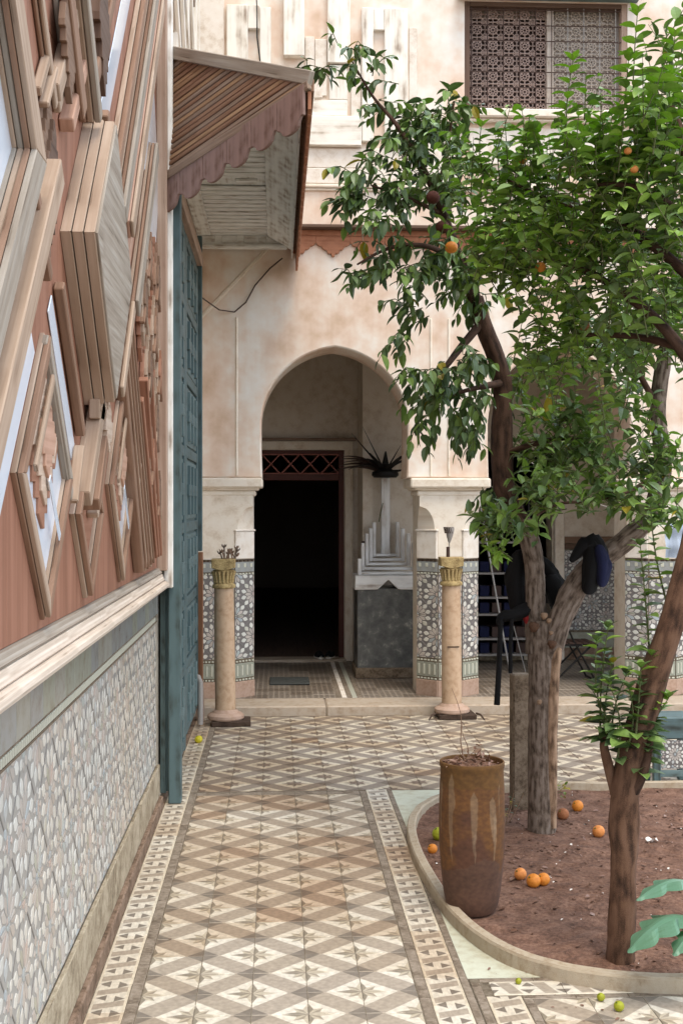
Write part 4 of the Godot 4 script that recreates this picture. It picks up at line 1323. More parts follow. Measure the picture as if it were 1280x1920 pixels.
func facade() -> void:
	var f := thing("arcade_facade", "salmon plastered two-storey courtyard front with arches and white relief boards", "facade", "", v(1.9, 0, 11.55))
	var o: Vector3 = -f.position
	var T := Transform3D(Basis.IDENTITY, o + v(0, 0, FD + 0.55))
	# lower wall: a comb with two arches
	var pg := PackedVector2Array()
	pg.append(Vector2(-0.72, CAP))
	pg.append_array(arch_pts(0.51, 0.648, 2.47, 3.18))
	pg.append_array(arch_pts(2.51, 0.64, 2.47, 3.18))
	pg.append_array(ar([4.7, CAP, 4.7, 4.2, -0.72, 4.2]))
	var b := MB.new()
	b.prism(T, pg, 0.55, 0.012)
	obj("wall", b.done(), M.plaster_salmon, f)
	for e in [[-0.72, 1.66, 4.2, 7.3], [3.12, 4.7, 4.2, 7.3], [1.66, 3.12, 4.2, 5.28], [1.66, 3.12, 6.25, 7.3]]:
		var wb := MB.new()
		var q := ar([e[0], e[2], e[1], e[2], e[1], e[3], e[0], e[3]])
		wb.prism(T, q, 0.55, 0.0)
		obj("upper_wall", wb.done(), M.plaster_salmon, f)
	# piers with capitals
	pier(f, o, -0.72, -0.21, false, true)
	pier(f, o, 1.26, 1.80, true, true)
	pier(f, o, 3.15, 3.72, true, true)
	for e in [[-0.74, -0.21, 0.0, 1.0], [1.26, 1.80, 1.0, 1.0], [3.15, 3.72, 1.0, 1.0]]:
		for m in [[1.885, 0.05, 0.022], [1.928, 0.035, 0.050], [1.975, 0.085, 0.085]]:
			var x0: float = e[0] - m[2] * e[2]
			var x1: float = e[1] + m[2] * e[3]
			piece("capital", Vector3(x1 - x0, m[1], 0.55 + m[2] * 2.0 - 0.03), o + v((x0 + x1) * 0.5, m[0], 11.565), M.plaster_cream, f, 0.012)
	# fillets beside the arches
	for x in [-0.352, 1.36, 1.52, 3.27]:
		piece("fillet", Vector3(0.022, 1.40, 0.022), o + v(x, 2.735, FD), M.plaster_cream, f, 0.008)
	var dg := MB.new()
	edge(dg, v(-0.69, 3.40, 11.295), v(-0.07, 4.05, 11.295), 0.03, 0.02, Vector3.UP)
	obj("raking_moulding", dg.done(), M.plaster_cream, f, Transform3D(Basis.IDENTITY, o))
	# red ledge with pendant fringe
	piece("ledge", Vector3(4.54, 0.028, 0.15), o + v(2.43, 4.215, 11.235), M.wood_dark, f, 0.004)
	piece("ledge_board", Vector3(4.5, 0.05, 0.02), o + v(2.45, 4.175, 11.277), M.fringe_orange, f, 0.002)
	for i in 15:
		var pb := MB.new()
		var pts := PackedVector2Array()
		var half := ar([0.152, 0.0, 0.152, -0.055, 0.140, -0.078, 0.118, -0.09, 0.108, -0.085, 0.092, -0.112, 0.072, -0.125, 0.062, -0.118, 0.050, -0.148, 0.032, -0.158, 0.022, -0.150, 0.012, -0.178, 0.0, -0.185])
		for p in half: pts.append(Vector2(-p.x, p.y))
		for k in range(half.size() - 2, -1, -1): pts.append(half[k])
		pb.prism(Transform3D.IDENTITY, pts, 0.018, 0.003)
		obj("pendant", pb.done(), M.fringe_orange, f, Transform3D(Basis.IDENTITY, o + v(0.19 + 0.305 * i, 4.148, 11.292)))
	# white relief boards on the upper storey: x0, x1, y0, y1, thickness
	for e in [[-0.437, -0.252, 4.6, 6.156, 0.06], [-0.252, -0.148, 5.95, 6.156, 0.055], [-0.148, -0.05, 4.6, 6.14, 0.06], [-0.70, -0.46, 4.6, 6.9, 0.03],
		[0.06, 0.242, 5.71, 7.0, 0.09], [0.446, 0.643, 5.66, 7.0, 0.07], [0.747, 0.850, 4.98, 6.156, 0.055], [0.850, 0.946, 5.96, 6.15, 0.05], [0.946, 1.152, 4.95, 6.15, 0.06],
		[0.25, 0.33, 5.30, 5.90, 0.03], [0.335, 0.44, 5.38, 5.88, 0.025], [0.10, 0.40, 5.36, 5.52, 0.035], [0.15, 0.62, 5.20, 5.34, 0.05], [0.15, 0.742, 4.935, 5.195, 0.075], [0.46, 0.62, 5.345, 5.65, 0.045], [0.652, 0.742, 5.2, 5.75, 0.03],
		[0.17, 1.60, 4.752, 4.925, 0.02], [0.17, 1.60, 4.612, 4.748, 0.026], [1.70, 4.6, 4.80, 5.12, 0.03], [1.165, 1.24, 4.95, 6.0, 0.015]]:
		piece("relief_board", Vector3(e[1] - e[0], e[3] - e[2], e[4]), o + v((e[0] + e[1]) * 0.5, (e[2] + e[3]) * 0.5, FD - e[4] * 0.5 + 0.004), M.white_board if e[4] > 0.04 else M.plaster_white, f, 0.006)
	piece("string_course", Vector3(4.5, 0.03, 0.05), o + v(2.42, 4.588, 11.28), M.plaster_cream, f, 0.008)
	piece("string_course", Vector3(4.5, 0.02, 0.03), o + v(2.42, 4.560, 11.29), M.plaster_cream, f, 0.006)
	# upper window
	var w := Node3D.new()
	w.name = "window"
	f.add_child(w, true)
	w.position = o + v(2.39, 5.28, FD)
	var wo := -w.position + o
	piece("frame", Vector3(0.05, 0.97, 0.10), wo + v(1.685, 5.765, 11.36), M.wood_dark, w, 0.004)
	piece("frame", Vector3(0.05, 0.97, 0.10), wo + v(3.095, 5.765, 11.36), M.wood_pink, w, 0.004)
	piece("frame", Vector3(0.06, 0.92, 0.07), wo + v(2.44, 5.765, 11.40), M.lattice_pale, w, 0.004)
	piece("frame", Vector3(1.36, 0.04, 0.10), wo + v(2.39, 6.23, 11.361), M.wood_dark, w, 0.004)
	piece("back_shutter", Vector3(1.40, 0.95, 0.02), wo + v(2.39, 5.765, 11.70), M.iron_brown, w, 0.0)
	piece("curtain", Vector3(0.62, 0.92, 0.01), wo + v(2.78, 5.765, 11.455), M.curtain, w, 0.0)
	piece("sill", Vector3(1.62, 0.075, 0.16), wo + v(2.40, 5.235, 11.27), M.plaster_cream, w, 0.012)
	piece("sill", Vector3(1.70, 0.03, 0.10), wo + v(2.42, 5.18, 11.28), M.plaster_cream, w, 0.010)
	piece("awning_board", Vector3(1.62, 0.05, 0.26), wo + v(2.40, 6.285, 11.22), M.teal_worn, w, 0.006)
	piece("awning_board", Vector3(1.62, 0.02, 0.30), wo + v(2.40, 6.325, 11.20), M.zinc, w, 0.004)
	var cell := lattice_cell(0.144)
	for i in 9:
		for k in 7:
			var y0 := 5.285 + 0.138 * k
			obj("lattice_cell", cell, M.lattice_wood if i < 5 else M.lattice_pale, w, Transform3D(Basis.from_scale(Vector3(1, 0.96, 1)), wo + v(1.79 + 0.144 * i + (0.03 if i >= 5 else 0.0), y0 + 0.069, 11.43)))
	for k in 7:
		var rb := MB.new()
		rb.tube([v(1.66, 5.36 + 0.138 * k, 11.325), v(3.12, 5.36 + 0.138 * k, 11.325)], [0.0055, 0.0055], 6)
		obj("iron_bar", rb.done(), M.iron_brown, w, Transform3D(Basis.IDENTITY, wo))
	for k in 10:
		var rb := MB.new()
		rb.tube([v(1.725 + 0.144 * k, 5.28, 11.330), v(1.725 + 0.144 * k, 6.25, 11.330)], [0.005, 0.005], 6)
		obj("iron_bar", rb.done(), M.iron_brown if k < 6 else M.zinc, w, Transform3D(Basis.IDENTITY, wo))
	# pale relief boards on the side wall above the canopy
	var s := thing("bleached_relief", "bleached slanting relief boards on the side wall above the canopy", "panelling", "", v(-0.70, 4.6, 9.4))
	for e in [[7.9, 5.5, 8.9, 4.7, 0.06], [8.2, 6.0, 9.6, 4.62, 0.06], [8.7, 6.2, 10.2, 4.7, 0.05], [9.5, 6.3, 10.9, 4.8, 0.05]]:
		stack(s, e[0], e[1], e[2], e[3], 0.09, 0.002, e[4], 2, [M.wood_bleached, M.white_board])
	for d in [8.6, 9.7, 10.6, 11.0]:
		board(s, "board", d, 4.56, d, 6.6, 0.08, 0.002, 0.045, M.white_board)
	for e in [[9.2, 5.4, 0.12], [10.4, 5.1, 0.14], [10.3, 5.9, 0.14]]:
		diamond(s, "block", e[0], e[1], e[2], 0.002, 0.05, M.wood_grey)


func lattice_cell(c: float) -> ArrayMesh:
	var b := MB.new()
	var r := c * 0.30
	var th := 0.0105
	for k in 8:
		var f := TAU * k / 8.0
		var d := Vector3(cos(f), sin(f), 0)
		var e := Vector3(cos(f + TAU / 8.0), sin(f + TAU / 8.0), 0)
		edge(b, d * r, e * r, th, 0.016, Vector3(0, 0, 1).cross(e - d).normalized())
		var L := c * (0.5 if k % 2 == 0 else 0.70)
		edge(b, d * r * 0.34, d * L, th * 0.85, 0.014, Vector3(0, 0, 1).cross(d).normalized())
		edge(b, d * r * 0.36, e * r * 0.36, th * 0.8, 0.015, Vector3(0, 0, 1).cross(e - d).normalized())
	for k in 4:
		var f := TAU * k / 4.0
		var d := Vector3(cos(f), sin(f), 0)
		var n := Vector3(-d.y, d.x, 0)
		edge(b, d * c * 0.5 - n * c * 0.5, d * c * 0.5 + n * c * 0.5, th, 0.018, d)
		edge(b, d * c * 0.5 + n * c * 0.2, (d + n) * c * 0.36, th * 0.7, 0.012, Vector3(0, 0, 1).cross(n - d).normalized())
		edge(b, d * c * 0.5 - n * c * 0.2, (d - n) * c * 0.36, th * 0.7, 0.012, Vector3(0, 0, 1).cross(n + d).normalized())
	return b.done()


# ---------- the gallery behind the arches ----------
func gallery() -> void:
	slab("gallery_ceiling", "plastered ceiling of the gallery behind the arches", M.plaster_grey, -0.72, 4.7, 11.84, 14.3, 3.95, 4.2)
	var w := thing("gallery_back_wall", "grey plaster wall at the back of the gallery with two dark doorways", "wall", "", v(1.9, 0, 14.15))
	var o: Vector3 = -w.position
	for e in [[-0.72, -0.46, 0.0, 2.40], [0.735, 1.98, 0.0, 2.40], [3.03, 4.7, 0.0, 2.40], [-0.72, 4.7, 2.40, 4.0]]:
		piece("wall_section", Vector3(e[1] - e[0], e[3] - e[2], 0.3), o + v((e[0] + e[1]) * 0.5, (e[2] + e[3]) * 0.5, 14.15), M.plaster_grey, w, 0.0)
	piece("end_wall", Vector3(0.2, 4.0, 2.6), o + v(4.72, 2.0, 13.0), M.plaster_cream, w, 0.0)
	# dark rooms behind
	for e in [[-3.2, 1.50], [1.62, 4.6]]:
		var x0: float = e[0]
		var x1: float = e[1]
		var xm := (x0 + x1) * 0.5
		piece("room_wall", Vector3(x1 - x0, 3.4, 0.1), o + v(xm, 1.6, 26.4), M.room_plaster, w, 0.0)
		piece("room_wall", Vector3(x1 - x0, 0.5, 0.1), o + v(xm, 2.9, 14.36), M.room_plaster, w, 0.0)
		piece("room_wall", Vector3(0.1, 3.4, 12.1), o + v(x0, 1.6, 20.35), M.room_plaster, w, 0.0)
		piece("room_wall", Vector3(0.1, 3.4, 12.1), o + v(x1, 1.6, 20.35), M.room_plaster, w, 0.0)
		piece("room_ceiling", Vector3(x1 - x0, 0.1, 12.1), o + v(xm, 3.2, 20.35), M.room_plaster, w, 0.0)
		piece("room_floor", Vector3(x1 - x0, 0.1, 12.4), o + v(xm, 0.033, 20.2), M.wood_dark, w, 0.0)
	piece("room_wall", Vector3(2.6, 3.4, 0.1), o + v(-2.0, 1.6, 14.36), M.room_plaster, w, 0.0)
	piece("threshold", Vector3(1.24, 0.045, 0.3), o + v(0.13, 0.085, 13.99), M.stone_step, w, 0.008)
	# left doorway: white architrave, red frame, lattice transom
	for e in [[0.785, 1.25, 0.09, 2.42], [-0.50, 1.25, 0.08, 2.42]]:
		piece("architrave", Vector3(e[2], e[3], 0.07), o + v(e[0], e[1], 13.975), M.plaster_cream, w, 0.010)
		piece("architrave", Vector3(0.03, e[3] - 0.02, 0.095), o + v(e[0] + 0.03, e[1], 13.972), M.plaster_cream, w, 0.008)
	piece("architrave", Vector3(1.38, 0.10, 0.072), o + v(0.143, 2.43, 13.973), M.plaster_cream, w, 0.010)
	piece("cornice", Vector3(1.46, 0.028, 0.11), o + v(0.14, 2.497, 13.955), M.slat_grey, w, 0.008)
	var door := Node3D.new()
	door.name = "doorway"
	w.add_child(door, true)
	door.position = o + v(0.14, 0.08, 14.05)
	var q: Vector3 = -door.position + o
	piece("jamb", Vector3(0.055, 2.26, 0.10), q + v(0.705, 1.24, 14.06), M.door_red, door, 0.004)
	piece("jamb", Vector3(0.055, 2.26, 0.10), q + v(-0.43, 1.24, 14.06), M.door_red, door, 0.004)
	piece("rail", Vector3(1.19, 0.06, 0.10), q + v(0.14, 2.37, 14.061), M.door_red, door, 0.004)
	piece("rail", Vector3(1.08, 0.07, 0.10), q + v(0.14, 2.085, 14.061), M.door_red, door, 0.004)
	for i in 5:
		var x := -0.28 + 0.215 * i
		for s in [-1.0, 1.0]:
			var lb := MB.new()
			edge(lb, v(x - 0.105, 2.23 - 0.112 * s, 14.03), v(x + 0.105, 2.23 + 0.112 * s, 14.03), 0.016, 0.016 + 0.002 * s, Vector3(0, 0, 1).cross(Vector3(0.21, 0.22 * s, 0)).normalized())
			obj("lattice_bar", lb.done(), M.lattice_red, door, Transform3D(Basis.IDENTITY, q))
	for y in [2.125, 2.335]:
		piece("lattice_rail", Vector3(1.08, 0.014, 0.02), q + v(0.14, y, 14.03), M.lattice_red, door, 0.002)
	# right doorway with pale frame
	for e in [[3.10, 1.26, 0.11, 2.45], [1.96, 1.26, 0.08, 2.45]]:
		piece("architrave", Vector3(e[2], e[3], 0.08), o + v(e[0], e[1], 13.97), M.plaster_cream, w, 0.012)
	piece("architrave", Vector3(1.25, 0.10, 0.082), o + v(2.53, 2.44, 13.968), M.plaster_cream, w, 0.012)
	piece("door_sill", Vector3(1.02, 0.10, 0.12), o + v(2.51, 0.12, 13.98), M.skirting, w, 0.008)
	# dado of rosette tiles between the doorway and the pilaster
	piece("dado_bed", Vector3(0.64, 1.30, 0.02), o + v(3.47, 0.72, 13.992), M.grout, w, 0.0)
	for i in 2:
		for k in 3:
			obj("tile", pu[(i + k) % 2], M.glaze, w, on_wall(o + v(3.158 + 0.313 * i, 0.40 + 0.295 * k, 13.980), Vector3(0, 0, 1), Vector3(0.311, 0.293, 0.5)))
	piece("dado_band", Vector3(0.62, 0.17, 0.012), o + v(3.47, 0.29, 13.98), M.glaze_band_green, w, 0.003)
	piece("dado_base", Vector3(0.62, 0.13, 0.018), o + v(3.47, 0.14, 13.978), M.terracotta_kerb, w, 0.004)
	piece("dado_rail", Vector3(0.63, 0.05, 0.035), o + v(3.47, 1.325, 13.98), M.wood_dark, w, 0.004)
	piece("dado_rail", Vector3(0.63, 0.075, 0.05), o + v(3.47, 1.395, 13.975), M.wood_brown, w, 0.006)
	piece("pilaster", Vector3(0.115, 3.4, 0.09), o + v(3.86, 1.75, 13.965), M.plaster_cream, w, 0.010)
	piece("teal_jamb", Vector3(0.10, 2.9, 0.07), o + v(3.97, 1.50, 13.975), M.teal_paint, w, 0.006)


# ---------- things on and before the arcade ----------
func column(called: String, label: String, x: float, d: float, lean: float, floor_y: float) -> Node3D:
	var t := thing(called, label, "column", "painted columns beside the arch", v(x, floor_y, d))
	var B := Basis(Vector3(0, 0, 1), lean)
	piece("plinth_board", Vector3(0.315, 0.042, 0.27), Vector3(0.045 if x < 0 else 0.03, 0.021, 0.0), M.slate_board, t, 0.006, Basis(Vector3.UP, 0.03))
	var b := MB.new()
	b.lathe(Transform3D.IDENTITY, [Vector2(0.0, 0.042), Vector2(0.135, 0.042), Vector2(0.148, 0.055), Vector2(0.148, 0.078), Vector2(0.130, 0.095), Vector2(0.108, 0.10), Vector2(0.100, 0.112), Vector2(0.086, 0.125)], 32, 0.012)
	obj("base", b.done(), M.plinth_pink, t)
	var s := MB.new()
	s.lathe(Transform3D(B, Vector3.ZERO), [Vector2(0.083, 0.11), Vector2(0.083, 0.40), Vector2(0.081, 0.80), Vector2(0.077, 1.12)], 32)
	obj("shaft", s.done(), M.column_paint, t)
	var c := MB.new()
	c.lathe(Transform3D(B, Vector3.ZERO), [Vector2(0.078, 1.105), Vector2(0.092, 1.11), Vector2(0.095, 1.125), Vector2(0.090, 1.138), Vector2(0.076, 1.145), Vector2(0.072, 1.16), Vector2(0.074, 1.20), Vector2(0.084, 1.24), Vector2(0.090, 1.255)], 32)
	obj("capital", c.done(), M.capital_gold, t)
	var fl := MB.new()
	for k in 16:
		var f := TAU * k / 16.0
		var dd := Vector3(cos(f), 0, sin(f))
		fl.tube([B * (dd * 0.074 + Vector3(0, 1.150, 0)), B * (dd * 0.078 + Vector3(0, 1.20, 0)), B * (dd * 0.090 + Vector3(0, 1.245, 0))], [0.008, 0.010, 0.012], 8)
	obj("flutes", fl.done(), M.capital_gold, t)
	# abacus with a scooped underside
	var pts := PackedVector2Array()
	for i in 13:
		var xx := -0.094 + 0.188 * i / 12.0
		pts.append(Vector2(xx, 1.262 - 0.022 * cos(xx / 0.094 * PI * 0.5) + 0.012))
	pts.append(Vector2(0.096, 1.345))
	pts.append(Vector2(-0.096, 1.345))
	var a := MB.new()
	a.prism(Transform3D(B, Vector3(0, 0, -0.092)), pts, 0.184, 0.006)
	obj("abacus", a.done(), M.capital_gold, t)
	return t


func furnishings() -> void:
	column("arch_column", "tan painted column left of the arch with dried plants on its capital", -0.415, 10.42, 0.012, 0.0)
	var r := column("arch_column", "tan painted column right of the arch carrying a metal goblet", 1.462, 10.66, 0.006, 0.0)
	piece("crack", Vector3(0.10, 0.010, 0.008), Vector3(0.0, 0.60, 0.0795), M.slate_board, r, 0.001)
	for e in [[-1, 0.06], [1, -0.02]]:
		var lg := MB.new()
		var sx: float = e[0]
		lg.tube([Vector3(0.17 * sx + 0.02, 0.05, 0.10), Vector3(0.20 * sx + 0.02, 0.045, 0.13), Vector3(0.23 * sx + 0.02, 0.006, 0.15)], [0.009, 0.008, 0.006], 7)
		obj("loose_splinter", lg.done(), M.slate_board, r)
	# dried succulents on the left capital
	var p := thing("dried_succulent", "dried brown succulent stems standing on the left column", "plant", "", v(-0.42, 1.345, 10.42))
	var pr := RandomNumberGenerator.new()
	pr.seed = 5
	for k in 11:
		var b := MB.new()
		var x := pr.randf_range(-0.085, 0.085)
		var h := pr.randf_range(0.03, 0.075) + (0.05 if k % 5 == 1 else 0.0)
		var z := pr.randf_range(-0.04, 0.05)
		var lx := pr.randf_range(-0.03, 0.03)
		b.tube([Vector3(x, -0.004, z), Vector3(x + lx * 0.4, h * 0.5, z), Vector3(x + lx, h, z)], [0.007, 0.006, 0.005], 6)
		for q in 6:
			var f := TAU * q / 6.0 + pr.randf()
			b.tube([Vector3(x + lx, h - 0.012, z), Vector3(x + lx + cos(f) * 0.016, h + 0.004, z + sin(f) * 0.016), Vector3(x + lx + cos(f) * 0.022, h + 0.018, z + sin(f) * 0.022)], [0.005, 0.006, 0.001], 5)
		obj("stem", b.done(), M.wood_brown if k % 3 else M.bark_grey, p)
	var gob := thing("metal_goblet", "perforated metal goblet on a dark holder on the right column", "candle holder", "", v(1.43, 1.345, 10.66))
	var hb := MB.new()
	hb.lathe(Transform3D.IDENTITY, [Vector2(0, 0), Vector2(0.016, 0), Vector2(0.015, 0.085), Vector2(0.0, 0.087)], 14)
	obj("holder", hb.done(), M.iron_brown, gob)
	var gb := MB.new()
	gb.lathe(Transform3D(Basis(Vector3(0, 0, 1), -0.05), Vector3(0.008, 0.085, 0)), [Vector2(0.004, 0.0), Vector2(0.005, 0.03), Vector2(0.012, 0.045), Vector2(0.026, 0.09), Vector2(0.034, 0.13), Vector2(0.037, 0.165), Vector2(0.034, 0.165), Vector2(0.03, 0.13), Vector2(0.01, 0.05)], 20)
	obj("cup", gb.done(), M.zinc, gob)
	var rim := MB.new()
	for k in 14:
		var f := TAU * k / 14.0
		rim.tube([Vector3(0.008 + cos(f) * 0.034, 0.20, sin(f) * 0.034), Vector3(0.004 + cos(f + 0.3) * 0.038, 0.235, sin(f + 0.3) * 0.038), Vector3(0.002 + cos(f) * 0.039, 0.25, sin(f) * 0.039)], [0.004, 0.003, 0.004], 5)
	obj("pierced_rim", rim.done(), M.iron_brown, gob)
	# wall fountain
	var F := thing("wall_fountain", "grey marble wall fountain with stepped white plaster pyramid above", "fountain", "", v(1.09, 0.08, 12.8))
	var o: Vector3 = -F.position
	piece("marble_block", Vector3(0.60, 0.80, 0.55), o + v(1.088, 0.56, 12.83), M.marble_grey, F, 0.008)
	piece("base_slab", Vector3(0.64, 0.10, 0.60), o + v(1.088, 0.13, 12.80), M.cement_grey, F, 0.010)
	var apron := MB.new()
	apron.prism(Transform3D(Basis.IDENTITY, o + v(0, 0, 13.0)), ar([0.765, 0.948, 0.965, 0.948, 0.99, 0.952, 1.09, 1.043, 1.19, 0.952, 1.215, 0.948, 1.405, 0.948, 1.405, 1.088, 0.765, 1.088]), 0.47, 0.006)
	obj("basin_apron", apron.done(), M.white_render, F)
	# nested stepped frames: half width, bottom, post top, depth
	for e in [[0.300, 1.088, 1.250, 12.58], [0.258, 1.128, 1.400, 12.70], [0.210, 1.168, 1.492, 12.82], [0.164, 1.208, 1.545, 12.94], [0.120, 1.248, 1.605, 13.06]]:
		var hw: float = e[0]
		for s in [-1.0, 1.0]:
			piece("stepped_post", Vector3(0.035, e[2] - e[1], 0.09), o + v(1.115 + s * hw, (e[1] + e[2]) * 0.5, e[3] + 0.06), M.white_render, F, 0.005)
		piece("stepped_sill", Vector3(hw * 2.0 - 0.030, 0.027, 0.11), o + v(1.115, e[1] + 0.018, e[3] + 0.062), M.white_render, F, 0.005)
	piece("centre_board", Vector3(0.088, 0.80, 0.06), o + v(1.113, 1.66, 13.12), M.white_render, F, 0.006)
	piece("side_block", Vector3(0.05, 0.11, 0.03), o + v(0.885, 1.36, 13.0), M.iron_brown, F, 0.004)  # small solid dark brown block at each side of the stepped frames
	piece("side_block", Vector3(0.05, 0.11, 0.03), o + v(1.40, 1.34, 13.0), M.iron_brown, F, 0.004)
	piece("backing_wall", Vector3(0.95, 3.86, 0.80), o + v(1.36, 2.01, 13.60), M.plaster_grey, F, 0.0)
	var tw := MB.new()
	tw.tube([v(1.035, 1.61, 12.98), v(1.05, 1.70, 12.97), v(1.075, 1.80, 12.98)], [0.006, 0.006, 0.004], 6)
	tag(obj("dry_stick", tw.done(), M.twig, self), "thin dark stick stuck behind the stepped white fountain pyramid", "stick")
	# dark spiky plant on top of the centre board
	var sp := thing("spiky_plant", "dark spiky dried plant in a shallow black bowl above the fountain", "plant", "", v(1.10, 2.06, 13.0))
	var bowl := MB.new()
	bowl.lathe(Transform3D.IDENTITY, [Vector2(0, 0.0), Vector2(0.10, 0.0), Vector2(0.12, 0.02), Vector2(0.115, 0.05), Vector2(0.06, 0.075), Vector2(0.035, 0.12), Vector2(0.0, 0.13)], 20)
	obj("bowl", bowl.done(), M.iron_black, sp)
	sp.scale = Vector3.ONE * 1.15
	for e in [[-0.42, 0.05, 0.02], [-0.40, 0.11, 0.08], [-0.38, 0.14, -0.05], [-0.30, 0.34, 0.03], [-0.20, 0.40, 0.0], [-0.33, 0.02, 0.10], [-0.48, 0.0, 0.02], [-0.25, 0.10, 0.15], [0.14, 0.24, 0.0], [0.26, 0.16, 0.05], [0.28, 0.09, -0.05], [0.22, 0.20, 0.1], [-0.15, 0.16, 0.2], [0.10, 0.12, 0.2], [0.2, 0.02, 0.15], [-0.36, 0.09, -0.14], [0.0, 0.18, 0.05]]:
		var bl := MB.new()
		var tip := Vector3(e[0], e[1], e[2])
		var bend := Vector3(0, 0.05, 0) if absf(e[0]) > 0.2 and e[1] < 0.2 else Vector3.ZERO
		var sid := tip.cross(Vector3.UP).normalized()
		if sid.length() < 0.5: sid = Vector3.RIGHT
		var gr := []
		for i in 7:
			var t := i / 6.0
			var c := tip * t + Vector3(0, 0.05, 0) + bend * sin(t * PI)
			var ww := 0.040 * (1.0 - t) + 0.006
			gr.append([c - sid * ww, c - Vector3(0, ww * 0.5, 0), c + sid * ww, c + Vector3(0, ww * 0.35, 0), c - sid * ww])
		bl.sheet(gr)
		obj("blade", bl.done(), M.iron_black if e[0] > -0.35 else M.iron_brown, sp)
	# doormat and slippers
	var dm := MB.new()
	dm.box(Transform3D.IDENTITY, Vector3(0.38, 0.014, 0.46), 0.005)
	var mt := obj("doormat", dm.done(), M.mat_grey, self, Transform3D(Basis.IDENTITY, v(0.12, 0.092, 12.3)))
	tag(mt, "small grey doormat on the gallery floor before the dark doorway", "doormat")
	slipper(v(0.46, 0.110, 13.98), 0.15, "dark slipper with pale sole at the doorway, the left one of the pair")
	slipper(v(0.58, 0.110, 14.0), -0.2, "dark slipper with pale sole at the doorway, the right one beside the jamb")
	# rack in the right doorway
	var rk := thing("shelf_rack", "metal rack of pale shelves standing in the right-hand dark doorway", "rack", "", v(2.35, 0.08, 13.7))
	for x in [-0.33, 0.33]:
		for z in [-0.16, 0.16]:
			piece("upright", Vector3(0.022, 1.75, 0.022), Vector3(x, 0.875, z), M.iron_black, rk, 0.002)
	for y in [0.10, 0.27, 0.53, 0.71, 0.97, 1.3]:
		piece("shelf", Vector3(0.66, 0.022, 0.32), Vector3(0, y, 0), M.zinc, rk, 0.003)
		if y < 1.2:
			for k in 5:
				piece("stored_box", Vector3(0.10, 0.11, 0.2), Vector3(-0.26 + 0.13 * k, y + 0.068, -0.02), M.cloth_navy if k % 2 else M.iron_brown, rk, 0.004)
	# folding chair
	var ch := thing("folding_chair", "black metal folding chair with slatted seat in the gallery", "chair", "", v(2.86, 0.08, 12.35))
	for z in [0.19, -0.19]:
		var l1 := MB.new()
		l1.tube([Vector3(0.20, 0.0, z), Vector3(-0.02, 0.40, z), Vector3(-0.22, 0.84, z)], [0.010, 0.010, 0.010], 8)
		obj("leg", l1.done(), M.iron_black, ch)
		var l2 := MB.new()
		l2.tube([Vector3(-0.20, 0.0, z * 0.9), Vector3(0.17, 0.36, z * 0.9)], [0.010, 0.010], 8)
		obj("leg", l2.done(), M.iron_black, ch)
	for k in 6:
		piece("slat", Vector3(0.055, 0.014, 0.40), Vector3(-0.17 + 0.068 * k, 0.37, 0), M.iron_brown, ch, 0.004)
	piece("seat_rail", Vector3(0.44, 0.02, 0.015), Vector3(0.0, 0.352, 0.185), M.iron_black, ch, 0.003)
	piece("seat_rail", Vector3(0.44, 0.02, 0.015), Vector3(0.0, 0.352, -0.185), M.iron_black, ch, 0.003)
	for e in [[0.20, 0.008], [-0.20, 0.008]]:
		piece("foot_bar", Vector3(0.018, 0.016, 0.42), Vector3(e[0], e[1], 0), M.iron_black, ch, 0.003)
	piece("back_bar", Vector3(0.014, 0.10, 0.38), Vector3(-0.20, 0.78, 0), M.iron_black, ch, 0.004)
	for e in [[v(2.06, 1.86, 13.0), v(2.38, 0.08, 13.02), 0.011, "aluminium pole leaning in front of the shelf rack"], [v(2.40, 0.55, 12.9), v(2.53, 0.08, 12.95), 0.006, "thin white rod leaning low beside the grey tree trunk"]]:
		var pl := MB.new()
		pl.tube([e[0], e[1]], [e[2], e[2]], 10)
		tag(obj("leaning_pole", pl.done(), M.steel, self), e[3], "pole")
	# cable sagging across the facade
	var cb := MB.new()
	cb.tube([v(-0.66, 3.52, 10.6), v(-0.50, 3.48, 11.2), v(-0.37, 3.475, 11.28), v(-0.27, 3.56, 11.28), v(-0.19, 3.71, 11.28), v(-0.06, 3.86, 11.28), v(0.05, 3.95, 11.27)], [0.006, 0.006, 0.006, 0.006, 0.006, 0.006, 0.006], 6)
	tag(obj("wall_cable", cb.done(), M.iron_brown, self), "thin dark cable drooping across the plaster under the canopy", "cable")
	var c2 := MB.new()
	c2.tube([v(-0.20, 6.9, 11.19), v(-0.17, 6.05, 11.18), v(-0.17, 5.85, 11.18), v(-0.10, 5.3, 11.19), v(-0.07, 4.9, 11.19)], [0.005, 0.005, 0.007, 0.005, 0.005], 6)
	tag(obj("wall_cable", c2.done(), M.iron_black, self), "thin black wire hanging over the white boards above the canopy", "cable")


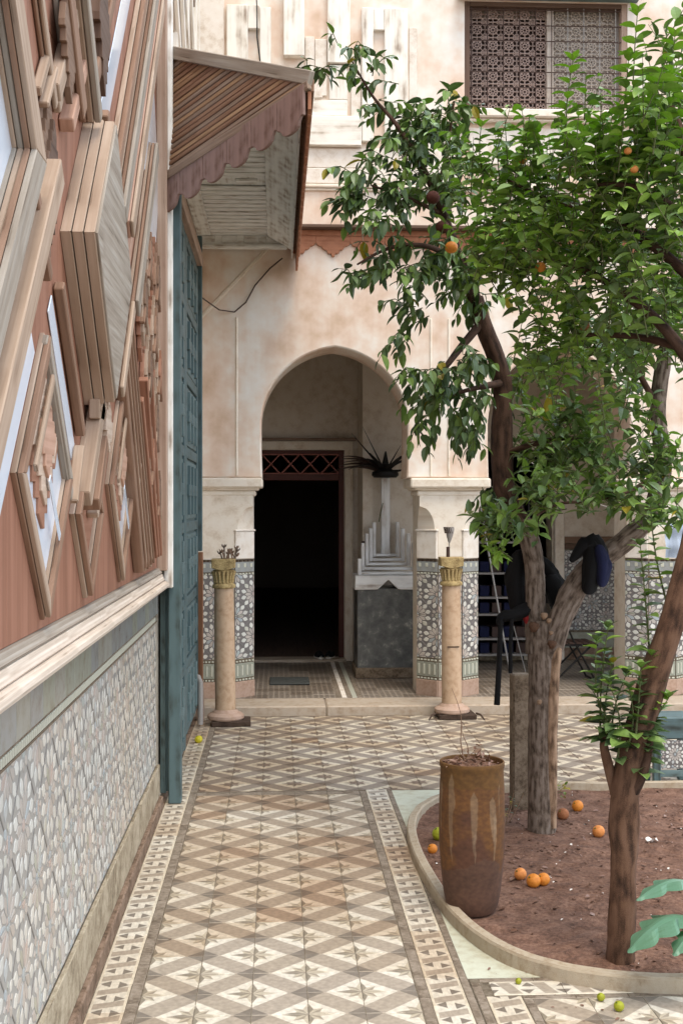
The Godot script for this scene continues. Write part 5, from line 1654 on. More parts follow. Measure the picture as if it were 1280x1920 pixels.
func slipper(at: Vector3, turn: float, label: String) -> void:
	var t := thing("slipper", label, "slipper", "slippers left at the doorway", at)
	t.scale = Vector3.ONE * 1.15
	t.rotation.y = turn
	var s := MB.new()
	var pts := PackedVector2Array()
	for i in 20:
		var f := TAU * i / 20.0
		pts.append(Vector2(cos(f) * (0.042 + 0.006 * sin(f)), sin(f) * 0.125))
	s.prism(Transform3D(Basis(Vector3.RIGHT, -PI / 2), Vector3.ZERO), pts, 0.018, 0.004)
	obj("sole", s.done(), M.paper, t)
	var gr := []
	for i in 7:
		var row := []
		for j in 9:
			var f := PI * j / 8.0
			var z := 0.02 - 0.13 * i / 6.0
			var w := 0.043 * sqrt(maxf(0.06, 1.0 - pow(i / 6.2, 3.0)))
			row.append(Vector3(-cos(f) * w, 0.016 + sin(f) * (0.05 - 0.03 * i / 6.0), z))
		gr.append(row)
	s = MB.new()
	s.sheet(gr)
	var u := obj("upper", s.done(), M.cloth_black, t)
	u.rotation.y = PI


# ---------- planting bed ----------
func curve(pts: Array, n: int) -> Array:
	var out := []
	for i in pts.size() - 1:
		var a: Vector3 = pts[maxi(i - 1, 0)]
		var b: Vector3 = pts[i]
		var c: Vector3 = pts[i + 1]
		var d: Vector3 = pts[mini(i + 2, pts.size() - 1)]
		for k in n:
			out.append(b.cubic_interpolate(c, a, d, float(k) / n))
	out.append(pts[pts.size() - 1])
	return out


func soil_y(x: float, d: float) -> float:
	return 0.018 + 0.018 * noise.get_noise_2d(x * 3.0, d * 3.0) + 0.010 * noise.get_noise_2d(x * 16.0 + 9.0, d * 16.0) + 0.006 * noise.get_noise_2d(x * 50.0, d * 50.0 + 5.0)


func planter() -> void:
	var line := curve([v(4.4, 0, 7.83), v(3.2, 0, 7.84), v(2.2, 0, 7.85), v(1.45, 0, 7.84), v(1.08, 0, 7.68), v(0.85, 0, 7.36), v(0.735, 0, 6.95), v(0.70, 0, 6.45), v(0.715, 0, 5.92), v(0.76, 0, 5.40), v(0.86, 0, 5.02), v(1.00, 0, 4.80), v(1.20, 0, 4.665), v(1.50, 0, 4.60), v(2.2, 0, 4.585), v(3.2, 0, 4.585), v(4.4, 0, 4.585)], 8)
	var k := thing("planter_kerb", "rounded cement kerb curving round the planting bed", "kerb", "", v(0.7, 0, 6.4))
	var o: Vector3 = -k.position
	var prof := [Vector2(0.024, -0.03), Vector2(0.024, 0.050), Vector2(0.018, 0.060), Vector2(-0.016, 0.063), Vector2(-0.024, 0.056), Vector2(-0.026, -0.03)]
	var segs := 6
	@warning_ignore("integer_division")
	var per := (line.size() - 1) / segs
	for s in segs:
		var b := MB.new()
		var i0 := s * per
		var i1 := (s + 1) * per if s < segs - 1 else line.size() - 1
		var run := 0.0
		for i in range(i0, i1):
			var fr := []
			for j in [i, i + 1]:
				var dir: Vector3 = (line[mini(j + 1, line.size() - 1)] - line[maxi(j - 1, 0)]).normalized()
				var n := dir.cross(Vector3.UP).normalized()   # outward: away from the soil
				var row := []
				for q in prof:
					var wob := 0.004 * noise.get_noise_3d(line[j].x * 9.0, q.y * 20.0, line[j].z * 9.0)
					row.append(o + line[j] + n * (q.x + wob) + Vector3(0, q.y + wob, 0))
				fr.append(row)
			var l: float = (line[i + 1] - line[i]).length()
			for q in prof.size() - 1:
				var a: Vector3 = fr[0][q]
				var c: Vector3 = fr[1][q]
				var e: Vector3 = fr[1][q + 1]
				var h: Vector3 = fr[0][q + 1]
				var n := (c - a).cross(h - a).normalized()
				if n.y < -0.2 or (absf(n.y) < 0.2 and n.dot(a - o - line[i]) < 0.0): n = -n
				b.face([a, c, e, h], n, [Vector2(run, q * 0.05), Vector2(run + l, q * 0.05), Vector2(run + l, q * 0.05 + 0.05), Vector2(run, q * 0.05 + 0.05)])
			run += l
		obj("kerb_length", b.done(), M.cement_kerb, k)
	# soil: rings of the outline shrunk towards the middle
	var c := Vector3(2.4, 0, -6.2)
	var g2 := []
	for t in 30:
		var f := 1.0 - t / 29.0
		var row := []
		for p in line:
			var q: Vector3 = c + (p - c) * maxf(f, 0.02)
			q.y = soil_y(q.x, -q.z)
			row.append(q)
		g2.append(row)
	var sb := MB.new()
	for i in g2.size() - 1:
		for j in line.size() - 1:
			var q := [g2[i][j], g2[i][j + 1], g2[i + 1][j + 1], g2[i + 1][j]]
			var u := []
			var nn := []
			for e in q:
				u.append(Vector2(e.x, -e.z))
				var ep := 0.01
				nn.append(Vector3(soil_y(e.x - ep, -e.z) - soil_y(e.x + ep, -e.z), 2.0 * ep, soil_y(e.x, -e.z + ep) - soil_y(e.x, -e.z - ep)).normalized())
			sb.tri(q[0], q[1], q[2], nn[0], nn[1], nn[2], u[0], u[1], u[2])
			sb.tri(q[0], q[2], q[3], nn[0], nn[2], nn[3], u[0], u[2], u[3])
	struct(obj("soil_bed", sb.done(), M.soil, self), "bare brown soil of the planting bed")
	# clods, chips and dead leaves on it
	var clod := MB.new()
	clod.lathe(Transform3D.IDENTITY, [Vector2(0, -0.5), Vector2(0.7, -0.3), Vector2(1.0, 0.1), Vector2(0.6, 0.55), Vector2(0, 0.7)], 7, 0.2)
	scatter("soil_clods", "loose clods and crumbs of earth lying on the soil", clod.done(), M.clod, 2600, 0.002, 0.011, 0.002)
	scatter("pale_chips", "pale chips and petals scattered on the soil", leaf_mesh(0.7), M.paper, 170, 0.006, 0.018, 0.006)
	scatter("dead_leaves", "dry curled leaves scattered over the soil", leaf_mesh(0.45), M.leaf_dry, 420, 0.014, 0.055, 0.008)
	# glazed clay jar
	jar()
	var post := MB.new()
	post.box(Transform3D.IDENTITY, Vector3(0.105, 0.80, 0.085), 0.008)
	tag(obj("concrete_post", post.done(), M.cement_grey, self, Transform3D(Basis(Vector3.UP, 0.12), v(1.405, 0.405, 7.35))), "squat grey concrete post standing behind the forked tree", "post")


func scatter(called: String, label: String, mesh: Mesh, m: Material, n: int, s0: float, s1: float, lift: float) -> void:
	var mm := MultiMesh.new()
	mm.transform_format = MultiMesh.TRANSFORM_3D
	mm.mesh = mesh
	var r := RandomNumberGenerator.new()
	r.seed = n
	var ts := []
	while ts.size() < n:
		var x := r.randf_range(0.76, 3.4)
		var d := r.randf_range(4.66, 7.78)
		if x < 1.3 and Vector2(x - 1.45, (d - 6.2) * 0.55).length() > 0.72: continue
		if noise.get_noise_2d(x * 2.4 + 30.0, d * 2.4) < r.randf_range(-0.6, 0.35): continue
		var s := lerpf(s0, s1, pow(r.randf(), 2.2))
		var b := Basis(Vector3.UP, r.randf() * TAU) * Basis(Vector3.RIGHT, r.randf_range(-0.5, 0.5)) * Basis(Vector3.BACK, r.randf_range(-0.4, 0.4))
		ts.append(Transform3D(b.scaled_local(Vector3(s, s * r.randf_range(0.5, 1.0), s)), v(x, soil_y(x, d) + lift, d)))
	mm.instance_count = ts.size()
	for i in ts.size(): mm.set_instance_transform(i, ts[i])
	var o := MultiMeshInstance3D.new()
	o.name = called
	o.multimesh = mm
	o.material_override = m
	add_child(o, true)
	o.set_meta("kind", "stuff")
	o.set_meta("label", label)


func jar_tex() -> ImageTexture:
	# brown clay with ochre and pale runs of glaze that have dripped from the rim
	var W := 512
	var H := 512
	var n1 := bytes(W, H, 0.008, 4, 501)
	var n2 := bytes(W, H, 0.05, 4, 502)
	var im := Image.create(W, H, false, Image.FORMAT_RGB8)
	# u centre of run, half width at the top, top, tip (fractions of the height from the rim)
	var runs := [[0.115, 0.020, 0.05, 0.66], [0.235, 0.020, 0.16, 0.60], [0.242, 0.009, 0.42, 0.70], [0.335, 0.026, 0.20, 0.52], [0.345, 0.010, 0.30, 0.74], [0.378, 0.007, 0.12, 0.40], [0.03, 0.016, 0.1, 0.5], [0.47, 0.02, 0.1, 0.55], [0.58, 0.025, 0.12, 0.7], [0.70, 0.018, 0.08, 0.5], [0.82, 0.024, 0.15, 0.62], [0.92, 0.014, 0.1, 0.45]]
	for y in H:
		var t := y / float(H)
		for x in W:
			var u := x / float(W)
			var a := (n1[y * W + x] - 127) / 127.0
			var b := (n2[y * W + x] - 127) / 127.0
			var c := g(0.37, 0.25, 0.19)
			# ochre glaze film, lower edge irregular
			var k := clampf((0.62 + 0.16 * sin(u * TAU * 3.0 + 1.0) + a * 0.25 - t) * 5.0, 0.0, 1.0)
			c = c.lerp(g(0.44, 0.30, 0.165), k * (0.75 + b * 0.2))
			if t < 0.16 + a * 0.05: c = c.lerp(g(0.40, 0.29, 0.15), 0.7)
			for r in runs:
				var f: float = (t - r[2]) / (r[3] - r[2])
				if f < 0.0 or f > 1.0: continue
				var wd: float = r[1] * (1.0 - pow(f, 2.2)) * minf(1.0, f * 9.0) * (1.0 + a * 0.4)
				var q := clampf((wd - absf(u - r[0] - a * 0.006)) * 260.0, 0.0, 1.0)
				c = c.lerp(g(0.56, 0.48, 0.40), q * 0.6)
			if t > 0.66 + a * 0.12: c = c.lerp(g(0.38, 0.285, 0.24), 0.7)
			var dd := 1.0 + b * 0.12 + a * 0.08
			im.set_pixel(x, y, Color(c.r * dd, c.g * dd, c.b * dd))
	return ImageTexture.create_from_image(im)


func jar() -> void:
	var t := thing("clay_jar", "tall brown clay jar with dripped glaze standing in the soil", "jar", "", v(0.845, 0.02, 5.52))
	var prof := [Vector2(0.098, 0.0), Vector2(0.113, 0.03), Vector2(0.124, 0.09), Vector2(0.133, 0.18), Vector2(0.140, 0.28), Vector2(0.142, 0.38), Vector2(0.1405, 0.48), Vector2(0.1385, 0.56), Vector2(0.137, 0.60), Vector2(0.1375, 0.622), Vector2(0.141, 0.634), Vector2(0.1405, 0.648), Vector2(0.136, 0.652), Vector2(0.131, 0.648), Vector2(0.129, 0.60)]
	var b := MB.new()
	var seg := 48
	for i in prof.size() - 1:
		for k in seg:
			var q := []
			var n := []
			var u := []
			for e in [[i, k], [i, k + 1], [i + 1, k + 1], [i + 1, k]]:
				var p: Vector2 = prof[e[0]]
				var f: float = TAU * e[1] / seg
				var p2: Vector2 = prof[mini(e[0] + 1, prof.size() - 1)]
				var p0: Vector2 = prof[maxi(e[0] - 1, 0)]
				var tn := (p2 - p0).normalized()
				# front of the jar is u = 0.25
				var d := Vector3(-cos(f), 0, sin(f))
				var w := 1.0 + 0.008 * sin(f * 2.0 + p.y * 6.0) + 0.004 * sin(p.y * 70.0)
				q.append(d * p.x * w + Vector3(0, p.y, 0))
				n.append((d * tn.y + Vector3(0, -tn.x, 0)).normalized())
				u.append(Vector2(float(e[1]) / seg, 1.0 - p.y / 0.652))
			b.tri(q[0], q[1], q[2], n[0], n[1], n[2], u[0], u[1], u[2])
			b.tri(q[0], q[2], q[3], n[0], n[2], n[3], u[0], u[2], u[3])
	var m := mat("jar_glaze", g(0.92, 0.92, 0.91), 0.8, jar_tex(), 1.0)
	obj("body", b.done(), m, t)
	var s := MB.new()
	var gr := []
	for i in 9:
		var row := []
		for j in 25:
			var f := TAU * j / 24.0
			var r := 0.131 * (1.0 - i / 8.0)
			row.append(Vector3(cos(f) * r, 0.625 + 0.03 * (i / 8.0) + 0.012 * noise.get_noise_2d(cos(f) * r * 90.0, sin(f) * r * 90.0), sin(f) * r))
		gr.append(row)
	s.sheet(gr, 0.06)
	obj("soil", s.done(), M.soil, t)
	# withered plant in it
	var p := thing("withered_plant", "withered brown stalks and dead leaves in the clay jar", "plant", "", v(0.845, 0.66, 5.52))
	var r := RandomNumberGenerator.new()
	r.seed = 77
	for e in [[-0.035, 0.34, -0.03], [-0.012, 0.20, 0.02], [0.02, 0.10, 0.0], [0.04, 0.08, 0.03], [-0.02, 0.08, 0.05]]:
		var sb := MB.new()
		var pts := []
		var rad := []
		for i in 7:
			var f := i / 6.0
			pts.append(Vector3(e[0] * f * 1.6 - 0.02 + 0.012 * sin(f * 7.0 + e[0] * 90.0), -0.02 + e[1] * f, e[2] * f + 0.006 * cos(f * 9.0)))
			rad.append(0.0035 * (1.0 - f * 0.75))
		sb.tube(pts, rad, 5)
		obj("stalk", sb.done(), M.wood_brown, p)
	var lf := leaf_mesh(0.4)
	for k in 150:
		var a := r.randf() * TAU
		var q := 0.12 * sqrt(r.randf())
		var up := 0.06 * exp(-pow(q / 0.05, 2.0)) * r.randf() * 1.6
		var o := obj("dead_leaf", lf, M.leaf_dry if r.randf() < 0.7 else M.wood_brown, p)
		var s2 := r.randf_range(0.014, 0.038)
		o.transform = Transform3D((Basis(Vector3.UP, r.randf() * TAU) * Basis(Vector3.BACK, r.randf_range(-0.3, 1.1)) * Basis(Vector3.RIGHT, r.randf_range(-1.2, 1.2))).scaled_local(Vector3.ONE * s2), Vector3(cos(a) * q, 0.0 + up, sin(a) * q))


# ---------- trees ----------
# a leaf of unit length along +x, w wide, folded along the rib and bent at the tip
func leaf_mesh(w: float, bend := 0.22) -> ArrayMesh:
	var b := MB.new()
	var n := 5
	var L := []
	var C := []
	var R := []
	for i in n + 1:
		var t := i / float(n)
		var hw := w * 0.5 * pow(sin(PI * pow(t, 0.82)), 0.8) if i > 0 and i < n else 0.006
		var y := -bend * t * t
		C.append(Vector3(t, y, 0))
		L.append(Vector3(t, y + hw * 0.35, -hw))
		R.append(Vector3(t, y + hw * 0.35, hw))
	for i in n:
		for e in [[C, L], [R, C]]:
			var q := [e[0][i], e[1][i], e[1][i + 1], e[0][i + 1]]
			var nn: Vector3 = (q[1] - q[0]).cross(q[3] - q[0])
			if nn.length() < 1e-9: nn = (q[2] - q[1]).cross(q[3] - q[1])
			nn = nn.normalized()
			if nn.y < 0: nn = -nn
			var u := []
			for p in q: u.append(Vector2(p.x * 0.1, p.z * 0.1))
			b.face(q, nn, u)
	return b.done()


class Crown:
	var leaves := []      # [Transform3D, material name]
	var twigs := MB.new()


func pick(style: int, r: RandomNumberGenerator) -> String:
	var f := r.randf()
	match style:
		0: return "leaf_dark" if f < 0.22 else ("leaf_deep" if f < 0.7 else ("leaf_mid" if f < 0.985 else "leaf_yellow"))
		1: return "leaf_deep" if f < 0.40 else ("leaf_mid" if f < 0.88 else ("leaf_bright" if f < 0.985 else "leaf_yellow"))
		3: return "leaf_mid" if f < 0.42 else ("leaf_bright" if f < 0.86 else ("leaf_lime" if f < 0.93 else "leaf_deep"))
		4: return "leaf_mid" if f < 0.5 else ("leaf_bright" if f < 0.70 else "leaf_deep")
		5: return "leaf_bright" if f < 0.5 else ("leaf_mid" if f < 0.85 else "leaf_lime")
	return "leaf_bright" if f < 0.7 else "leaf_lime"


func add_leaf(cr: Crown, at: Vector3, dir: Vector3, up: Vector3, s: float, mt: String) -> void:
	var x := dir.normalized()
	var z := x.cross(up)
	if z.length() < 0.05: z = x.cross(Vector3.RIGHT)
	z = z.normalized()
	var y := z.cross(x)
	cr.leaves.append([Transform3D(Basis(x * s, y * s, z * s), at), mt])


# twigs filling an ellipsoid; style 0 hangs, the others spread and rise
func clump(cr: Crown, e: Array, r: RandomNumberGenerator, from: Vector3) -> void:
	var c := v(e[0], e[1], e[2])
	var n: int = e[6]
	var st: int = e[7]
	var made := 0
	while made < n:
		var q := Vector3(r.randf_range(-1, 1), r.randf_range(-1, 1), r.randf_range(-1, 1))
		if q.length() > 1.0: continue
		var p := c + Vector3(q.x * e[3], q.y * e[4], q.z * e[5]) * (0.9 if st < 3 else 1.12)
		var away := Vector3(q.x * e[3], q.y * e[4], q.z * e[5]).normalized()
		var dir := away * 0.6 + Vector3(r.randf_range(-0.7, 0.7), 0, r.randf_range(-0.7, 0.7))
		if st == 0: dir += (p - from).normalized() * 0.4 + Vector3(0, -0.15, 0)
		elif st >= 3: dir = away * 0.3 + Vector3(r.randf_range(-0.45, 0.45), 0.8, r.randf_range(-0.45, 0.45))
		else: dir += Vector3(0, 0.45, 0)
		dir = dir.normalized()
		var k := r.randi_range(5, 9) if st < 3 else r.randi_range(8, 13)
		var gap := 0.026 if st != 0 else 0.024
		var len := gap * k
		var start := p - dir * len * 0.6
		var mid := start + dir * len * 0.5 + Vector3(0, 0.015 if st == 0 else -0.006, 0)
		var tip := start + dir * len - Vector3(0, 0.03 if st == 0 else -0.015, 0)
		cr.twigs.tube([start, mid, tip], [0.0032, 0.0025, 0.0012], 4, 0.0, null, false)
		var ph := r.randf() * TAU
		for i in k:
			var t := (i + 0.6) / k
			var at := start.lerp(mid, t * 2.0) if t < 0.5 else mid.lerp(tip, t * 2.0 - 1.0)
			var td := (tip - start).normalized()
			var sx := td.cross(Vector3.UP)
			if sx.length() < 0.1: sx = Vector3.RIGHT
			sx = sx.normalized()
			var sy := sx.cross(td)
			ph += 2.4
			var rad := sx * cos(ph) + sy * sin(ph)
			var ld := rad * 0.85 + td * 0.65
			if st == 0: ld += Vector3(0, -0.75, 0)
			elif st == 1: ld += Vector3(0, -0.25, 0)
			else: ld = rad + td * 0.2 + Vector3(0, -0.1, 0)
			ld += Vector3(r.randf_range(-0.25, 0.25), r.randf_range(-0.25, 0.25), r.randf_range(-0.25, 0.25))
			var up := Vector3(r.randf_range(-0.5, 0.5), 1.0, r.randf_range(-0.5, 0.5)) + rad * 0.3
			var s := r.randf_range(0.062, 0.105) if st == 0 else (r.randf_range(0.065, 0.105) if st == 1 else r.randf_range(0.052, 0.088))
			if i == k - 1 or i == 0: s *= 0.75
			add_leaf(cr, at, ld, up, s, pick(st, r))
			made += 1


# an upright water shoot: broad leaves in a loose spiral, smaller and paler at the tip
func shoot(cr: Crown, a: Vector3, b: Vector3, r: RandomNumberGenerator, s0: float, st := 5, gap := 0.034) -> void:
	var L := (b - a).length()
	var sway := Vector3(r.randf_range(-0.03, 0.03), 0, r.randf_range(-0.03, 0.03))
	var pts := []
	var rad := []
	for i in 6:
		var t := i / 5.0
		pts.append(a.lerp(b, t) + sway * sin(t * PI))
		rad.append(lerpf(0.0048, 0.0018, t))
	cr.twigs.tube(pts, rad, 5, 0.0, null, false)
	var n := int(L / gap)
	var ph := r.randf() * TAU
	for i in n:
		var t := (i + 0.5) / n
		var at := a.lerp(b, t) + sway * sin(t * PI)
		ph += 2.4 + r.randf_range(-0.3, 0.3)
		var d := Vector3(cos(ph), 0.12 + 0.35 * t, sin(ph))
		var s := s0 * (1.0 - 0.35 * t) * r.randf_range(0.85, 1.15)
		add_leaf(cr, at, d, Vector3(r.randf_range(-0.3, 0.3), 1, r.randf_range(-0.3, 0.3)), s, "leaf_lime" if t > 0.86 else pick(st, r))
	for k in 4:
		var f := TAU * k / 4.0 + ph
		add_leaf(cr, b, Vector3(cos(f), 1.1, sin(f)), Vector3(-cos(f), 0.6, -sin(f)), s0 * 0.55, "leaf_lime" if st == 5 else pick(st, r))


func finish_crown(cr: Crown, t: Node3D, w: float) -> void:
	var o: Vector3 = -t.position
	obj("twigs", cr.twigs.done(), M.twig, t, Transform3D(Basis.IDENTITY, o)).set_meta("kind", "stuff")
	var eye := Vector3(0, 1.78, 0)
	var order := []
	for i in cr.leaves.size():
		var tr: Transform3D = cr.leaves[i][0]
		var dd: Vector3 = tr.origin - eye
		order.append([tr.basis.x.length() * absf(tr.basis.y.normalized().dot(dd.normalized())) / dd.length() + 0.004 / dd.length(), i])
	order.sort_custom(func(a, b): return a[0] > b[0])
	var lm := leaf_mesh(w)
	var rest := {}
	for k in order.size():
		var e = cr.leaves[order[k][1]]
		var tr: Transform3D = e[0]
		tr.origin += o
		if k < 295:
			obj("leaf", lm, M[e[1]], t, tr)
		else:
			if not rest.has(e[1]): rest[e[1]] = []
			rest[e[1]].append(tr)
	for key in rest:
		var mm := MultiMesh.new()
		mm.transform_format = MultiMesh.TRANSFORM_3D
		mm.mesh = lm
		mm.instance_count = rest[key].size()
		for i in rest[key].size(): mm.set_instance_transform(i, rest[key][i])
		var q := MultiMeshInstance3D.new()
		q.name = "foliage"
		q.multimesh = mm
		q.material_override = M[key]
		t.add_child(q, true)
		q.set_meta("kind", "stuff")


func limb(t: Node3D, called: String, pts: Array, rad: Array, m: Material, rough := 0.25, seg := 14) -> void:
	var o: Vector3 = -t.position
	var pp := []
	var rr := []
	for i in pts.size() - 1:
		for k in 5:
			var f := k / 5.0
			pp.append(pts[i].cubic_interpolate(pts[i + 1], pts[maxi(i - 1, 0)], pts[mini(i + 2, pts.size() - 1)], f))
			rr.append(lerpf(rad[i], rad[i + 1], f))
	pp.append(pts[pts.size() - 1])
	rr.append(rad[rad.size() - 1])
	var b := MB.new()
	b.tube(pp, rr, seg, rough, noise)
	obj(called, b.done(), m, t, Transform3D(Basis.IDENTITY, o))


func trees() -> void:
	noise.frequency = 0.5
	var r := RandomNumberGenerator.new()
	r.seed = 2024
	# the forked orange tree in the middle of the bed
	var t := thing("orange_tree", "forked orange tree with pruned grey trunk and dark drooping leaves", "tree", "orange trees in the planting bed", v(1.42, 0.03, 6.84))
	limb(t, "trunk", [v(1.425, -0.05, 6.84), v(1.425, 0.10, 6.84), v(1.420, 0.40, 6.84), v(1.425, 0.75, 6.84), v(1.43, 1.0, 6.84), v(1.425, 1.16, 6.84)], [0.086, 0.076, 0.069, 0.071, 0.080, 0.076], M.bark_grey)
	limb(t, "limb", [v(1.345, 1.64, 6.905), v(1.32, 1.70, 6.92), v(1.24, 1.88, 6.95), v(1.235, 2.20, 6.98), v(1.235, 2.48, 7.0), v(1.14, 2.75, 7.0), v(1.09, 2.92, 7.0)], [0.047, 0.052, 0.060, 0.058, 0.055, 0.046, 0.042], M.bark_dark)  # carries on the grey limb, leaf shade put into its darker bark colour
	limb(t, "limb", [v(1.405, 0.98, 6.85), v(1.395, 1.2, 6.86), v(1.392, 1.42, 6.87), v(1.37, 1.58, 6.89), v(1.33, 1.69, 6.915)], [0.066, 0.058, 0.054, 0.052, 0.049], M.bark_grey)
	limb(t, "limb", [v(1.43, 0.88, 6.84), v(1.475, 1.05, 6.815), v(1.52, 1.20, 6.79), v(1.60, 1.36, 6.77), v(1.72, 1.48, 6.77), v(1.90, 1.62, 6.79), v(2.02, 1.74, 6.82), v(2.09, 2.0, 6.86), v(2.08, 2.35, 6.9), v(2.15, 2.8, 6.9), v(2.22, 3.3, 6.9)], [0.05, 0.066, 0.066, 0.062, 0.058, 0.055, 0.052, 0.046, 0.045, 0.036, 0.02], M.bark_grey, 0.35)
	limb(t, "bare_streak", [v(1.468, 0.05, 6.80), v(1.470, 0.40, 6.795), v(1.474, 0.78, 6.79), v(1.49, 0.98, 6.785), v(1.50, 1.08, 6.78)], [0.030, 0.030, 0.032, 0.030, 0.012], M.wood_bare, 0.2)
	for e in [[1.42, 1.19, 6.75, 0.016], [1.445, 1.165, 6.745, 0.012], [1.46, 1.04, 6.74, 0.02], [1.395, 0.73, 6.755, 0.012], [1.455, 1.10, 6.74, 0.010], [1.37, 1.13, 6.77, 0.024]]:
		var kb := MB.new()
		kb.lathe(Transform3D(Basis(Vector3.RIGHT, PI / 2), Vector3.ZERO), [Vector2(0.0, -0.4), Vector2(1.2, -0.3), Vector2(1.1, 0.3), Vector2(0.7, 0.7), Vector2(0, 0.75)], 10, 0.15)
		obj("knot", kb.done(), M.wood_bare if e[3] < 0.02 else M.bark_brown, t, Transform3D(Basis.from_scale(Vector3.ONE * e[3]), v(e[0], e[1], e[2]) - t.position))
	# boughs that carry the crown
	for e in [[[v(1.09, 2.90, 7.0), v(1.0, 3.1, 6.95), v(0.90, 3.35, 6.9), v(0.78, 3.62, 6.9), v(0.64, 3.84, 6.9), v(0.52, 3.98, 6.9), v(0.40, 4.18, 6.9)], [0.042, 0.032, 0.024, 0.017, 0.012, 0.008, 0.004]],
		[[v(1.0, 3.1, 6.95), v(0.80, 3.16, 6.8), v(0.60, 3.14, 6.75), v(0.42, 3.04, 6.7)], [0.022, 0.014, 0.010, 0.005]],
		[[v(1.12, 2.78, 7.0), v(0.98, 2.62, 6.85), v(0.88, 2.5, 6.7), v(0.80, 2.40, 6.65)], [0.026, 0.02, 0.015, 0.008]],
		[[v(1.23, 2.45, 6.98), v(1.05, 2.40, 6.75), v(0.85, 2.34, 6.65)], [0.024, 0.014, 0.006]],
		[[v(0.90, 3.35, 6.9), v(0.72, 3.42, 6.85), v(0.5, 3.48, 6.8)], [0.014, 0.010, 0.005]],
		[[v(0.86, 3.45, 6.9), v(0.92, 3.7, 6.9), v(0.95, 3.95, 6.85)], [0.014, 0.009, 0.005]],
		[[v(1.24, 2.05, 6.97), v(1.35, 2.10, 6.85), v(1.55, 2.14, 6.8), v(1.68, 2.1, 6.8)], [0.022, 0.016, 0.012, 0.006]],
		[[v(2.06, 1.95, 6.86), v(1.85, 1.86, 6.6), v(1.6, 1.80, 6.5), v(1.42, 1.78, 6.48), v(1.2, 1.66, 6.35)], [0.018, 0.012, 0.009, 0.007, 0.003]],
		[[v(2.08, 2.30, 6.9), v(1.9, 2.55, 6.8), v(1.7, 2.68, 6.65)], [0.02, 0.014, 0.006]]]:
		limb(t, "bough", e[0], e[1], M.bark_dark, 0.15, 8)
	var cr := Crown.new()
	for e in [[0.38, 4.24, 6.90, 0.14, 0.10, 0.15, 31, 0], [0.20, 4.13, 6.90, 0.11, 0.06, 0.12, 18, 0], [0.49, 4.12, 6.90, 0.13, 0.10, 0.15, 31, 0], [0.52, 3.96, 6.90, 0.11, 0.10, 0.15, 18, 0], [0.68, 3.92, 6.90, 0.13, 0.10, 0.20, 31, 0], [0.81, 3.82, 6.90, 0.23, 0.14, 0.30, 149, 0], [0.95, 3.91, 6.90, 0.17, 0.11, 0.30, 88, 0], [0.65, 3.69, 6.90, 0.22, 0.11, 0.30, 89, 0], [0.44, 3.53, 6.80, 0.16, 0.10, 0.20, 57, 0], [0.40, 3.39, 6.80, 0.13, 0.08, 0.20, 41, 0], [0.63, 3.42, 6.80, 0.23, 0.17, 0.35, 136, 0], [0.93, 3.56, 6.90, 0.26, 0.20, 0.40, 217, 0], [0.56, 3.20, 6.70, 0.17, 0.13, 0.30, 68, 0], [0.38, 3.00, 6.70, 0.13, 0.06, 0.15, 22, 0], [0.63, 3.03, 6.70, 0.24, 0.11, 0.30, 89, 0], [0.93, 3.16, 6.90, 0.23, 0.17, 0.35, 156, 0], [1.03, 2.93, 6.80, 0.23, 0.14, 0.30, 129, 0], [0.70, 2.81, 6.70, 0.14, 0.17, 0.20, 46, 0], [0.60, 2.59, 6.60, 0.08, 0.12, 0.12, 18, 0],
		[0.78, 2.42, 6.60, 0.23, 0.09, 0.30, 89, 0], [0.91, 2.30, 6.60, 0.23, 0.14, 0.30, 142, 0], [0.75, 2.17, 6.60, 0.10, 0.09, 0.15, 23, 0], [1.01, 2.13, 6.60, 0.12, 0.08, 0.20, 40, 0], [0.98, 2.50, 6.70, 0.17, 0.15, 0.30, 95, 0], [1.36, 2.52, 7.25, 0.20, 0.17, 0.40, 108, 0], [1.50, 2.15, 6.90, 0.24, 0.22, 0.40, 362, 1], [1.23, 1.78, 7.10, 0.14, 0.13, 0.30, 54, 0], [1.45, 1.85, 6.50, 0.24, 0.14, 0.35, 187, 1], [1.17, 1.68, 6.30, 0.18, 0.08, 0.25, 112, 1], [1.11, 1.56, 6.30, 0.08, 0.10, 0.12, 24, 2], [1.63, 2.03, 6.80, 0.20, 0.17, 0.40, 195, 1], [1.95, 2.51, 7.00, 0.23, 0.26, 0.50, 243, 1], [2.02, 2.83, 6.80, 0.20, 0.26, 0.50, 308, 1], [1.70, 2.63, 6.60, 0.22, 0.19, 0.50, 292, 1], [1.72, 3.62, 5.6, 0.12, 0.35, 0.3, 143, 1], [2.01, 2.03, 6.70, 0.17, 0.14, 0.40, 195, 1], [1.97, 1.77, 6.40, 0.09, 0.11, 0.30, 80, 1], [1.78, 1.83, 6.40, 0.13, 0.09, 0.30, 97, 1]]:
		clump(cr, e, r, v(1.15, 2.8, 7.0))
	finish_crown(cr, t, 0.46)
	# the nearer tree on the right, its crown full of bright upright shoots
	var u := thing("orange_tree", "nearer brown-barked tree on the right with bright green upright shoots", "tree", "orange trees in the planting bed", v(1.325, 0.03, 4.88))
